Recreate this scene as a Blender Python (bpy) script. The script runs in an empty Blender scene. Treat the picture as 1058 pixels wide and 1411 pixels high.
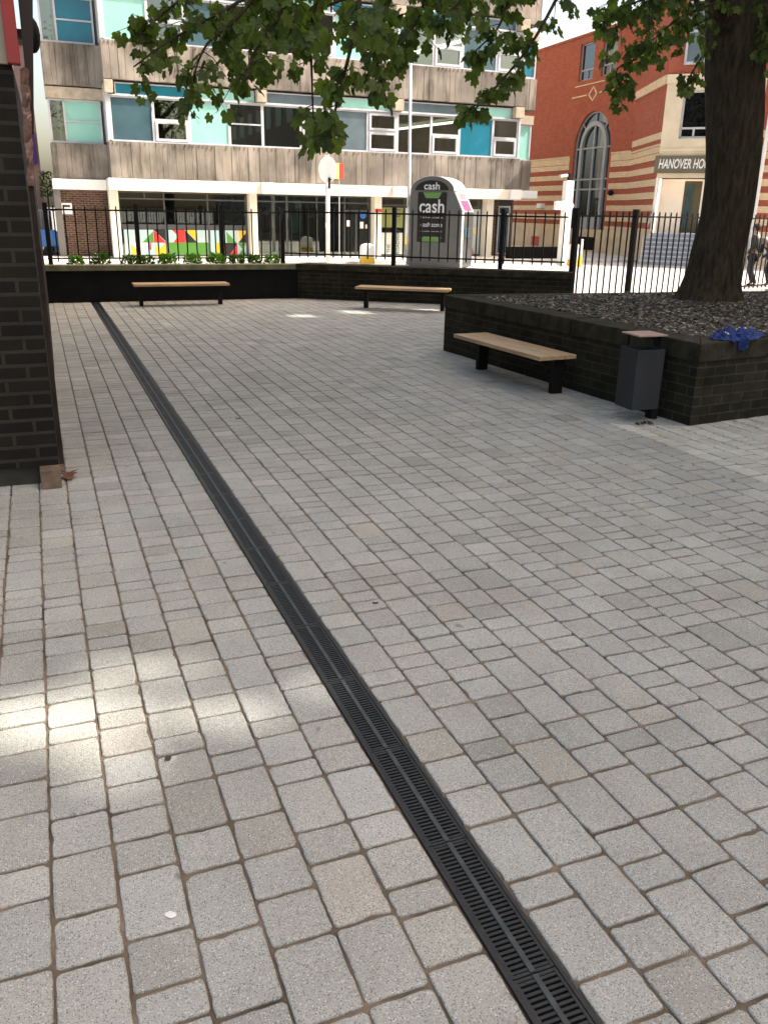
import bpy, bmesh, math, random
import numpy as np
from mathutils import Vector, Matrix
R = math.radians
PI = math.pi
sc = bpy.context.scene
C = sc.collection

# ------------------------------------------------------------------ camera
cam_d = bpy.data.cameras.new('camera')
cam = bpy.data.objects.new('camera', cam_d); C.objects.link(cam)
M3 = Matrix(((0.93057478, 0.10802119, -0.34980279), (-0.36569116, 0.31951045, -0.87417564), (0.01733615, 0.94140559, 0.33683077)))
cam.matrix_world = Matrix.Translation((0, 0, 1.8)) @ M3.to_4x4()
cam_d.sensor_fit = 'HORIZONTAL'; cam_d.sensor_width = 36; cam_d.lens = 39.61
cam_d.clip_start = 0.05; cam_d.clip_end = 1000
sc.camera = cam
sc.render.resolution_x = 767; sc.render.resolution_y = 1024

# ------------------------------------------------------------------ light
SUN_AZ = Vector((0.93, -0.37)).normalized()      # horizontal direction towards the sun
SUN_EL = R(50)
world = bpy.data.worlds.new('World'); sc.world = world; world.use_nodes = True
wn = world.node_tree
sky = wn.nodes.new('ShaderNodeTexSky'); sky.sky_type = 'NISHITA'; sky.sun_disc = False
sky.sun_elevation = SUN_EL; sky.sun_rotation = math.atan2(SUN_AZ.x, SUN_AZ.y)
sky.air_density = 1.0; sky.dust_density = 5.0; sky.ozone_density = 1.0
haz = wn.nodes.new('ShaderNodeVectorMath'); haz.operation = 'MULTIPLY'; haz.inputs[1].default_value = (1.12, 1.0, .84)   # thin bright haze takes the blue out of the sky
wn.links.new(sky.outputs[0], haz.inputs[0]); wn.links.new(haz.outputs[0], wn.nodes['Background'].inputs[0])
wn.nodes['Background'].inputs[1].default_value = 0.15
sun_d = bpy.data.lights.new('sun', 'SUN'); sun_d.energy = 3.2; sun_d.angle = R(0.5); sun_d.color = (1, .94, .84)
sun = bpy.data.objects.new('sun', sun_d); C.objects.link(sun)
sdir = Vector((SUN_AZ.x * math.cos(SUN_EL), SUN_AZ.y * math.cos(SUN_EL), math.sin(SUN_EL)))
sun.rotation_euler = sdir.to_track_quat('Z', 'Y').to_euler()
sc.view_settings.view_transform = 'Standard'; sc.view_settings.look = 'None'
sc.view_settings.exposure = 1.5; sc.view_settings.gamma = 1

# ------------------------------------------------------------------ helpers
class MB:
    """collects faces, builds ONE mesh object with metre-scaled UVs"""
    def __init__(s): s.v = []; s.f = []; s.mi = []; s.xf = None
    def add(s, vs, fs, mi=0):
        b = len(s.v)
        if s.xf is not None: vs = [tuple(s.xf @ Vector(v)) for v in vs]
        s.v += [tuple(v) for v in vs]; s.f += [tuple(b + i for i in f) for f in fs]; s.mi += [mi] * len(fs)
        return s
    def box(s, x0, x1, y0, y1, z0, z1, mi=0):
        vs = [(x, y, z) for z in (z0, z1) for y in (y0, y1) for x in (x0, x1)]
        return s.add(vs, [(0, 2, 3, 1), (4, 5, 7, 6), (0, 1, 5, 4), (2, 6, 7, 3), (0, 4, 6, 2), (1, 3, 7, 5)], mi)
    def prism(s, poly, y0, y1, mi=0):
        """poly: (x,z) list counter-clockwise seen from -y; extruded y0..y1"""
        n = len(poly)
        vs = [(x, y0, z) for x, z in poly] + [(x, y1, z) for x, z in poly]
        fs = [tuple(range(n)), tuple(range(2 * n - 1, n - 1, -1))] + [((i + 1) % n, i, n + i, n + (i + 1) % n) for i in range(n)]
        return s.add(vs, fs, mi)
    def slab(s, poly, z0, z1, mi=0):
        """poly: (x,y) list ccw from above"""
        n = len(poly)
        vs = [(x, y, z0) for x, y in poly] + [(x, y, z1) for x, y in poly]
        fs = [tuple(range(n - 1, -1, -1)), tuple(range(n, 2 * n))] + [(i, (i + 1) % n, n + (i + 1) % n, n + i) for i in range(n)]
        return s.add(vs, fs, mi)
    def tube(s, pts, rs, seg=10, mi=0, cap=True):
        pts = [Vector(p) for p in pts]; 
        if not hasattr(rs, '__len__'): rs = [rs] * len(pts)
        vs = []; up = Vector((0, 0, 1)); ref = None
        for i, p in enumerate(pts):
            d = (pts[min(i + 1, len(pts) - 1)] - pts[max(i - 1, 0)]).normalized()
            if ref is None: ref = d.orthogonal().normalized()
            ref = (ref - d * ref.dot(d)).normalized(); b = d.cross(ref)
            for k in range(seg):
                a = 2 * PI * k / seg; vs.append(p + (ref * math.cos(a) + b * math.sin(a)) * rs[i])
        fs = [(i * seg + k, i * seg + (k + 1) % seg, (i + 1) * seg + (k + 1) % seg, (i + 1) * seg + k) for i in range(len(pts) - 1) for k in range(seg)]
        if cap: fs += [tuple(range(seg - 1, -1, -1)), tuple((len(pts) - 1) * seg + k for k in range(seg))]
        return s.add(vs, fs, mi)
    def bar(s, a, b, w, h, mi=0, up=(0, 0, 1)):
        """rectangular bar from a to b, w across, h along up"""
        a = Vector(a); b = Vector(b); d = (b - a).normalized(); up = Vector(up)
        if abs(d.dot(up)) > .99: up = Vector((0, 1, 0))
        sd = d.cross(up).normalized() * w / 2; u = sd.cross(d).normalized() * h / 2
        vs = [p + i * sd + j * u for p in (a, b) for i, j in ((-1, -1), (1, -1), (1, 1), (-1, 1))]
        return s.add(vs, [(3, 2, 1, 0), (4, 5, 6, 7), (0, 1, 5, 4), (1, 2, 6, 5), (2, 3, 7, 6), (3, 0, 4, 7)], mi)
    def sphere(s, c, r, seg=14, rings=8, sx=1, sy=1, sz=1, mi=0):
        vs = [(c[0], c[1], c[2] - r * sz)]
        for i in range(1, rings):
            t = PI * i / rings
            for k in range(seg):
                a = 2 * PI * k / seg
                vs.append((c[0] + r * sx * math.sin(t) * math.cos(a), c[1] + r * sy * math.sin(t) * math.sin(a), c[2] - r * sz * math.cos(t)))
        vs.append((c[0], c[1], c[2] + r * sz)); n = len(vs)
        fs = [(0, 1 + (k + 1) % seg, 1 + k) for k in range(seg)]
        for i in range(rings - 2):
            for k in range(seg):
                fs.append((1 + i * seg + k, 1 + i * seg + (k + 1) % seg, 1 + (i + 1) * seg + (k + 1) % seg, 1 + (i + 1) * seg + k))
        fs += [(n - 1, 1 + (rings - 2) * seg + k, 1 + (rings - 2) * seg + (k + 1) % seg) for k in range(seg)]
        return s.add(vs, fs, mi)
    def build(s, name, mats, parent=None, smooth=False, bevel=0, cols=None):
        me = bpy.data.meshes.new(name); me.from_pydata(s.v, [], s.f)
        if not isinstance(mats, (list, tuple)): mats = [mats]
        for m in mats: me.materials.append(m)
        if len(mats) > 1: me.polygons.foreach_set('material_index', s.mi)
        me.update()
        co = np.empty(len(me.vertices) * 3); me.vertices.foreach_get('co', co); co = co.reshape(-1, 3)
        nr = np.empty(len(me.polygons) * 3); me.polygons.foreach_get('normal', nr); nr = nr.reshape(-1, 3)
        li = np.empty(len(me.loops), int); me.loops.foreach_get('vertex_index', li)
        lt = np.empty(len(me.polygons), int); me.polygons.foreach_get('loop_total', lt)
        N = np.repeat(nr, lt, axis=0); P = co[li]
        flat = np.abs(N[:, 2]) > .75
        tx, ty = -N[:, 1], N[:, 0]; ln = np.maximum(np.hypot(tx, ty), 1e-6)
        u = np.where(flat, P[:, 0], (P[:, 0] * tx + P[:, 1] * ty) / ln); v = np.where(flat, P[:, 1], P[:, 2])
        uv = me.uv_layers.new(name='UVMap'); uv.data.foreach_set('uv', np.stack([u, v], 1).ravel())
        if cols is not None:
            ca = me.color_attributes.new('tint', 'FLOAT_COLOR', 'POINT'); ca.data.foreach_set('color', np.asarray(cols, float).ravel())
        if smooth: me.polygons.foreach_set('use_smooth', [True] * len(me.polygons))
        o = bpy.data.objects.new(name, me); C.objects.link(o)
        if parent is not None: o.parent = parent; o.matrix_parent_inverse = parent.matrix_basis.inverted()
        if bevel:
            b = o.modifiers.new('bevel', 'BEVEL'); b.width = bevel; b.segments = 2; b.limit_method = 'ANGLE'
        return o
def tag(o, label, cat, group=None, kind=None):
    if label: o['label'] = label
    if cat: o['category'] = cat
    if group: o['group'] = group
    if kind: o['kind'] = kind
    return o
def thing(name, label, cat, loc=(0, 0, 0), group=None):
    o = bpy.data.objects.new(name, None); C.objects.link(o); o.location = loc; o.empty_display_size = .2
    return tag(o, label, cat, group)
def copy_tree(o, parent=None):
    c = o.copy(); C.objects.link(c)
    if parent is not None: c.parent = parent
    for ch in list(o.children): copy_tree(ch, c)
    return c
def struct(o, label=None): o['kind'] = 'structure'; return o

# ------------------------------------------------------------------ materials
def mat(name, col, rough=.7, metal=0, spec=.5, noise=None, bump=0, bscale=60, emit=None):
    """noise = (scale, amount, [stretch xyz]) mottling of the material's own colour"""
    m = bpy.data.materials.new(name); m.use_nodes = True; nt = m.node_tree; N = nt.nodes; L = nt.links
    b = N['Principled BSDF']; b.inputs['Base Color'].default_value = (*col, 1); b.inputs['Roughness'].default_value = rough
    b.inputs['Metallic'].default_value = metal; b.inputs['Specular IOR Level'].default_value = spec
    tc = N.new('ShaderNodeTexCoord')
    if noise:
        mp = N.new('ShaderNodeMapping'); L.new(tc.outputs['Object'], mp.inputs[0])
        if len(noise) > 2: mp.inputs['Scale'].default_value = noise[2]
        n = N.new('ShaderNodeTexNoise'); n.inputs['Scale'].default_value = noise[0]; n.inputs['Detail'].default_value = 8; L.new(mp.outputs[0], n.inputs[0])
        r = N.new('ShaderNodeMapRange'); r.inputs[1].default_value = .3; r.inputs[2].default_value = .7
        r.inputs[3].default_value = 1 - noise[1]; r.inputs[4].default_value = 1 + noise[1]; L.new(n.outputs[0], r.inputs[0])
        mx = N.new('ShaderNodeVectorMath'); mx.operation = 'SCALE'; mx.inputs[0].default_value = col; L.new(r.outputs[0], mx.inputs['Scale']); L.new(mx.outputs[0], b.inputs['Base Color'])
        rr = N.new('ShaderNodeMapRange'); rr.inputs[3].default_value = max(rough - .12, 0); rr.inputs[4].default_value = min(rough + .12, 1); L.new(n.outputs[0], rr.inputs[0]); L.new(rr.outputs[0], b.inputs['Roughness'])
    if bump:
        n2 = N.new('ShaderNodeTexNoise'); n2.inputs['Scale'].default_value = bscale; n2.inputs['Detail'].default_value = 6; L.new(tc.outputs['Object'], n2.inputs[0])
        bp = N.new('ShaderNodeBump'); bp.inputs['Strength'].default_value = bump; bp.inputs['Distance'].default_value = .01; L.new(n2.outputs[0], bp.inputs['Height']); L.new(bp.outputs[0], b.inputs['Normal'])
    if emit: b.inputs['Emission Color'].default_value = (*emit[0], 1); b.inputs['Emission Strength'].default_value = emit[1]
    return m
def brick(name, c1, c2, mortar, bw=.225, bh=.075, ms=.011, rough=.85, var=.3, bumpd=.006):
    m = bpy.data.materials.new(name); m.use_nodes = True; nt = m.node_tree; N = nt.nodes; L = nt.links; b = N['Principled BSDF']
    tc = N.new('ShaderNodeTexCoord'); br = N.new('ShaderNodeTexBrick')
    br.inputs['Color1'].default_value = (*c1, 1); br.inputs['Color2'].default_value = (*c2, 1); br.inputs['Mortar'].default_value = (*mortar, 1)
    br.inputs['Scale'].default_value = 1; br.inputs['Mortar Size'].default_value = ms; br.inputs['Mortar Smooth'].default_value = .2
    br.inputs['Brick Width'].default_value = bw; br.inputs['Row Height'].default_value = bh; L.new(tc.outputs['UV'], br.inputs[0])
    n = N.new('ShaderNodeTexNoise'); n.inputs['Scale'].default_value = 3.5; n.inputs['Detail'].default_value = 9; n.inputs['Roughness'].default_value = .7; L.new(tc.outputs['Object'], n.inputs[0])
    r = N.new('ShaderNodeMapRange'); r.inputs[1].default_value = .3; r.inputs[2].default_value = .7; r.inputs[3].default_value = 1 - var; r.inputs[4].default_value = 1 + var; L.new(n.outputs[0], r.inputs[0])
    mx = N.new('ShaderNodeVectorMath'); mx.operation = 'SCALE'; L.new(br.outputs[0], mx.inputs[0]); L.new(r.outputs[0], mx.inputs['Scale']); L.new(mx.outputs[0], b.inputs['Base Color'])
    bp = N.new('ShaderNodeBump'); bp.inputs['Distance'].default_value = bumpd; bp.invert = True; bp.inputs['Strength'].default_value = .8; L.new(br.outputs['Fac'], bp.inputs['Height'])
    n2 = N.new('ShaderNodeTexNoise'); n2.inputs['Scale'].default_value = 90; L.new(tc.outputs['Object'], n2.inputs[0])
    bp2 = N.new('ShaderNodeBump'); bp2.inputs['Distance'].default_value = .003; bp2.inputs['Strength'].default_value = .6; L.new(n2.outputs[0], bp2.inputs['Height']); L.new(bp.outputs[0], bp2.inputs['Normal']); L.new(bp2.outputs[0], b.inputs['Normal'])
    b.inputs['Roughness'].default_value = rough; b.inputs['Specular IOR Level'].default_value = .2
    return m
def glass(name, tint=(.55, .6, .6), thru=.75, rough=.02, refl=(.9, .95, .95), base=.02):
    m = bpy.data.materials.new(name); m.use_nodes = True; nt = m.node_tree; N = nt.nodes; L = nt.links
    N.remove(N['Principled BSDF']); out = N['Material Output']
    t = N.new('ShaderNodeBsdfTransparent'); t.inputs[0].default_value = (*[c * thru for c in tint], 1)
    g = N.new('ShaderNodeBsdfGlossy'); g.inputs['Roughness'].default_value = rough; g.inputs[0].default_value = (*refl, 1)
    fr = N.new('ShaderNodeFresnel'); fr.inputs[0].default_value = 1.55
    ad = N.new('ShaderNodeMath'); ad.operation = 'MULTIPLY_ADD'; ad.inputs[1].default_value = .8; ad.inputs[2].default_value = base; L.new(fr.outputs[0], ad.inputs[0])
    mx = N.new('ShaderNodeMixShader'); L.new(ad.outputs[0], mx.inputs[0]); L.new(t.outputs[0], mx.inputs[1]); L.new(g.outputs[0], mx.inputs[2]); L.new(mx.outputs[0], out.inputs[0])
    return m
M = {}
M['frame'] = mat('white_painted_metal', (.47, .48, .51), .5, noise=(3, .12))
M['cream'] = mat('cream_paint', (.72, .66, .55), .6, noise=(1.5, .1), bump=.2)
M['white'] = mat('white_paint', (.8, .8, .78), .5, noise=(2, .06))
M['teal'] = mat('teal_panel', (.01, .15, .22), .25, noise=(1.2, .15))
M['aqua'] = mat('aqua_panel', (.27, .56, .48), .3, noise=(1.2, .08))
M['slate'] = mat('slate_blue_panel', (.05, .1, .125), .15, noise=(1.4, .2))
M['greyp'] = mat('grey_blue_panel', (.11, .15, .17), .12, noise=(1.4, .2))
M['glass'] = glass('window_glass', (.6, .66, .62), .8, refl=(.8, .88, .82), base=.15)
M['tinted'] = glass('tinted_glass', (.3, .32, .33), .6, refl=(.2, .22, .24), base=.02)
M['shop_glass'] = glass('shop_glass', (.6, .66, .62), .9, refl=(.8, .86, .82), base=.1)
M['room'] = mat('room_grey', (.3, .28, .24), .9, noise=(1, .4))
M['roomd'] = mat('room_dark', (.05, .05, .05), .9, noise=(1, .4))
M['curtain'] = mat('curtain_cloth', (.45, .44, .4), .9, noise=(6, .3, (8, 8, .3)))
M['black'] = mat('black_metal', (.006, .006, .0065), .6, spec=.22, noise=(5, .3))
M['dkgrey'] = mat('dark_grey_metal', (.045, .047, .05), .5, noise=(4, .15))
M['shopframe'] = mat('grey_shop_frame', (.06, .065, .07), .45, noise=(3, .15))
M['engbrick'] = brick('dark_brown_brick', (.013, .010, .007), (.007, .006, .005), (.03, .028, .022), bw=.27, bh=.09, ms=.013, rough=.7)
M['darkbrick'] = brick('planter_brick', (.026, .022, .013), (.013, .012, .008), (.038, .036, .026), bw=.27, bh=.088, ms=.008, rough=.9, var=.5)
M['shopbrick'] = brick('brown_red_brick', (.1, .05, .032), (.06, .032, .022), (.17, .13, .1))
M['redbrick'] = brick('red_brick', (.4, .105, .058), (.33, .08, .046), (.29, .125, .085), var=.12, ms=.008)
M['creambrick'] = brick('cream_brick', (.74, .57, .37), (.66, .5, .31), (.55, .44, .3), var=.1, ms=.008)
M['stone'] = mat('cream_stone', (.62, .5, .33), .8, noise=(2, .14), bump=.3)
M['coping'] = mat('weathered_coping', (.034, .031, .02), .95, spec=.15, noise=(7, .5), bump=.8)
M['blackwall'] = mat('black_painted_wall', (.006, .0065, .0065), .85, spec=.15, noise=(4, .4), bump=.3)
M['silver'] = mat('silver_metal', (.42, .43, .45), .4, .5, noise=(3, .1))
M['galv'] = mat('galvanised_post', (.5, .5, .5), .5, .3, noise=(5, .15))

# weathered board-marked concrete: dark streaks run down the face
def concrete_mat():
    m = bpy.data.materials.new('board_marked_concrete'); m.use_nodes = True; nt = m.node_tree; N = nt.nodes; L = nt.links; b = N['Principled BSDF']
    tc = N.new('ShaderNodeTexCoord'); mp = N.new('ShaderNodeMapping'); mp.inputs['Scale'].default_value = (3.2, 3.2, .45); L.new(tc.outputs['Object'], mp.inputs[0])
    n = N.new('ShaderNodeTexNoise'); n.inputs['Scale'].default_value = 1; n.inputs['Detail'].default_value = 9; n.inputs['Roughness'].default_value = .65; L.new(mp.outputs[0], n.inputs[0])
    cr = N.new('ShaderNodeValToRGB'); e = cr.color_ramp.elements; e[0].position = .3; e[0].color = (.08, .072, .056, 1); e[1].position = .68; e[1].color = (.35, .31, .27, 1)
    x = cr.color_ramp.elements.new(.47); x.color = (.27, .235, .198, 1); L.new(n.outputs[0], cr.inputs[0])
    n2 = N.new('ShaderNodeTexNoise'); n2.inputs['Scale'].default_value = .7; n2.inputs['Detail'].default_value = 4; L.new(tc.outputs['Object'], n2.inputs[0])
    r = N.new('ShaderNodeMapRange'); r.inputs[1].default_value = .38; r.inputs[2].default_value = .62; r.inputs[3].default_value = .52; r.inputs[4].default_value = 1.05; L.new(n2.outputs[0], r.inputs[0])
    mx = N.new('ShaderNodeVectorMath'); mx.operation = 'SCALE'; L.new(cr.outputs[0], mx.inputs[0]); L.new(r.outputs[0], mx.inputs['Scale']); L.new(mx.outputs[0], b.inputs['Base Color'])
    b.inputs['Roughness'].default_value = .9
    n3 = N.new('ShaderNodeTexNoise'); n3.inputs['Scale'].default_value = 25; n3.inputs['Detail'].default_value = 6; L.new(tc.outputs['Object'], n3.inputs[0])
    bp = N.new('ShaderNodeBump'); bp.inputs['Distance'].default_value = .02; bp.inputs['Strength'].default_value = .5; L.new(n3.outputs[0], bp.inputs['Height']); L.new(bp.outputs[0], b.inputs['Normal'])
    return m
M['concrete'] = concrete_mat()
# ================================================================== GROUND
def ground_mat(name, col, amt, sc1=.6):
    return mat(name, col, .9, noise=(sc1, amt), bump=.4, bscale=70)
g = MB().box(-400, 400, -300, 500, -.6, -.062).build('ground', ground_mat('asphalt_grey', (.22, .215, .2), .2)); struct(g)
M['palepave'] = brick('pale_footway', (.66, .63, .57), (.6, .57, .52), (.4, .37, .33), bw=.6, bh=.6, ms=.012, var=.12, bumpd=.003)
road = MB().slab([(-30, 19.6), (70, 19.6), (70, 29.6), (-30, 29.6)], -.058, -.03).build('road', ground_mat('road_surface', (.52, .5, .465), .12)); struct(road)
kerb = MB().box(-30, 70, 29.6, 29.75, -.058, .06).build('kerb', mat('kerb_stone', (.5, .48, .45), .8, noise=(4, .15))); struct(kerb)
pav = MB().slab([(-30, 29.75), (70, 29.75), (70, 60), (-30, 60)], -.058, .05).build('pavement', M['palepave']); struct(pav)
pav2 = MB().slab([(5.2, 18.2), (9.9, 15.0), (18, 17.9), (60, 17.9), (60, 19.6), (5.2, 19.6)], -.058, .0).build('footway', M['palepave']); struct(pav2)

DR0, DR1 = .893, 1.043      # drainage channel edges
# bedding under the block paving: sandy brown joints
sand = MB().box(-6, DR0 - .001, -2, 19.0, -.056, -.009).box(DR1 + .001, 16, -2, 19.0, -.056, -.009).build('joint_sand', mat('joint_sand', (.21, .16, .11), .95, noise=(5, .65), bump=1, bscale=220)); struct(sand)

# block paving ------------------------------------------------------
def paver_mat():
    m = bpy.data.materials.new('granite_aggregate_block'); m.use_nodes = True; nt = m.node_tree; N = nt.nodes; L = nt.links; b = N['Principled BSDF']
    tc = N.new('ShaderNodeTexCoord'); at = N.new('ShaderNodeAttribute'); at.attribute_name = 'tint'
    # fine grain
    n = N.new('ShaderNodeTexNoise'); n.inputs['Scale'].default_value = 210; n.inputs['Detail'].default_value = 3; n.inputs['Roughness'].default_value = .8; L.new(tc.outputs['Object'], n.inputs[0])
    r = N.new('ShaderNodeMapRange'); r.inputs[1].default_value = .3; r.inputs[2].default_value = .7; r.inputs[3].default_value = .6; r.inputs[4].default_value = 1.33; L.new(n.outputs[0], r.inputs[0])
    mx = N.new('ShaderNodeVectorMath'); mx.operation = 'SCALE'; L.new(at.outputs['Color'], mx.inputs[0]); L.new(r.outputs[0], mx.inputs['Scale'])
    # broad grime
    n2 = N.new('ShaderNodeTexNoise'); n2.inputs['Scale'].default_value = 1.6; n2.inputs['Detail'].default_value = 8; n2.inputs['Roughness'].default_value = .65; L.new(tc.outputs['Object'], n2.inputs[0])
    r2 = N.new('ShaderNodeMapRange'); r2.inputs[1].default_value = .32; r2.inputs[2].default_value = .68; r2.inputs[3].default_value = .84; r2.inputs[4].default_value = 1.12; L.new(n2.outputs[0], r2.inputs[0])
    mx2 = N.new('ShaderNodeVectorMath'); mx2.operation = 'SCALE'; L.new(mx.outputs[0], mx2.inputs[0]); L.new(r2.outputs[0], mx2.inputs['Scale'])
    # rusty sand stains
    n4 = N.new('ShaderNodeTexNoise'); n4.inputs['Scale'].default_value = .9; n4.inputs['Detail'].default_value = 9; n4.inputs['Distortion'].default_value = .6; L.new(tc.outputs['Object'], n4.inputs[0])
    r4 = N.new('ShaderNodeMapRange'); r4.inputs[1].default_value = .6; r4.inputs[2].default_value = .74; r4.inputs[3].default_value = 0; r4.inputs[4].default_value = .34; L.new(n4.outputs[0], r4.inputs[0])
    ms = N.new('ShaderNodeMix'); ms.data_type = 'RGBA'; L.new(r4.outputs[0], ms.inputs[0]); L.new(mx2.outputs[0], ms.inputs[6]); ms.inputs[7].default_value = (.31, .235, .18, 1)
    # dark and light chips
    prev = ms.outputs[2]
    for scl, lo, hi, col in ((190, .17, .0, (.1, .1, .095, 1)), (110, .07, .0, (.15, .15, .145, 1)), (150, .09, .0, (.72, .71, .69, 1))):
        v = N.new('ShaderNodeTexVoronoi'); v.inputs['Scale'].default_value = scl; v.inputs['Randomness'].default_value = 1
        mpp = N.new('ShaderNodeMapping'); mpp.inputs['Location'].default_value = (scl, col[0] * 9, 0); L.new(tc.outputs['Object'], mpp.inputs[0]); L.new(mpp.outputs[0], v.inputs[0])
        # only some cells hold a chip of this colour
        sep = N.new('ShaderNodeSeparateColor'); L.new(v.outputs['Color'], sep.inputs[0])
        pick = N.new('ShaderNodeMath'); pick.operation = 'LESS_THAN'; pick.inputs[1].default_value = .3; L.new(sep.outputs[0], pick.inputs[0])
        ss = N.new('ShaderNodeMapRange'); ss.interpolation_type = 'SMOOTHSTEP'; ss.inputs[1].default_value = lo + .12; ss.inputs[2].default_value = lo + .25; ss.inputs[3].default_value = .8; ss.inputs[4].default_value = 0; L.new(v.outputs['Distance'], ss.inputs[0])
        ml = N.new('ShaderNodeMath'); ml.operation = 'MULTIPLY'; L.new(pick.outputs[0], ml.inputs[0]); L.new(ss.outputs[0], ml.inputs[1])
        mm = N.new('ShaderNodeMix'); mm.data_type = 'RGBA'; L.new(ml.outputs[0], mm.inputs[0]); L.new(prev, mm.inputs[6]); mm.inputs[7].default_value = col
        prev = mm.outputs[2]
    # old gum and drip spots, far apart
    for scl, thr, col, amt in ((5.5, .16, (.1, .1, .095, 1), .5), (4.3, .1, (.6, .59, .56, 1), .45)):
        v = N.new('ShaderNodeTexVoronoi'); v.inputs['Scale'].default_value = scl
        nz = N.new('ShaderNodeTexNoise'); nz.inputs['Scale'].default_value = 30; L.new(tc.outputs['Object'], nz.inputs[0])
        av = N.new('ShaderNodeVectorMath'); av.operation = 'MULTIPLY_ADD'; av.inputs[1].default_value = (.03, .03, .0); L.new(nz.outputs['Color'], av.inputs[0]); L.new(tc.outputs['Object'], av.inputs[2]); L.new(av.outputs[0], v.inputs[0])
        sep = N.new('ShaderNodeSeparateColor'); L.new(v.outputs['Color'], sep.inputs[0])
        pick = N.new('ShaderNodeMath'); pick.operation = 'LESS_THAN'; pick.inputs[1].default_value = thr; L.new(sep.outputs[1], pick.inputs[0])
        ss = N.new('ShaderNodeMapRange'); ss.inputs[1].default_value = .06; ss.inputs[2].default_value = .1; ss.inputs[3].default_value = amt; ss.inputs[4].default_value = 0; L.new(v.outputs['Distance'], ss.inputs[0])
        ml = N.new('ShaderNodeMath'); ml.operation = 'MULTIPLY'; L.new(pick.outputs[0], ml.inputs[0]); L.new(ss.outputs[0], ml.inputs[1])
        mm = N.new('ShaderNodeMix'); mm.data_type = 'RGBA'; L.new(ml.outputs[0], mm.inputs[0]); L.new(prev, mm.inputs[6]); mm.inputs[7].default_value = col
        prev = mm.outputs[2]
    L.new(prev, b.inputs['Base Color'])
    b.inputs['Roughness'].default_value = .72; b.inputs['Specular IOR Level'].default_value = .4
    n3 = N.new('ShaderNodeTexNoise'); n3.inputs['Scale'].default_value = 160; n3.inputs['Detail'].default_value = 4; L.new(tc.outputs['Object'], n3.inputs[0])
    bp = N.new('ShaderNodeBump'); bp.inputs['Distance'].default_value = .004; bp.inputs['Strength'].default_value = .7; L.new(n3.outputs[0], bp.inputs['Height']); L.new(bp.outputs[0], b.inputs['Normal'])
    return m
M['paver'] = paver_mat()
PW = .1735
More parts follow.
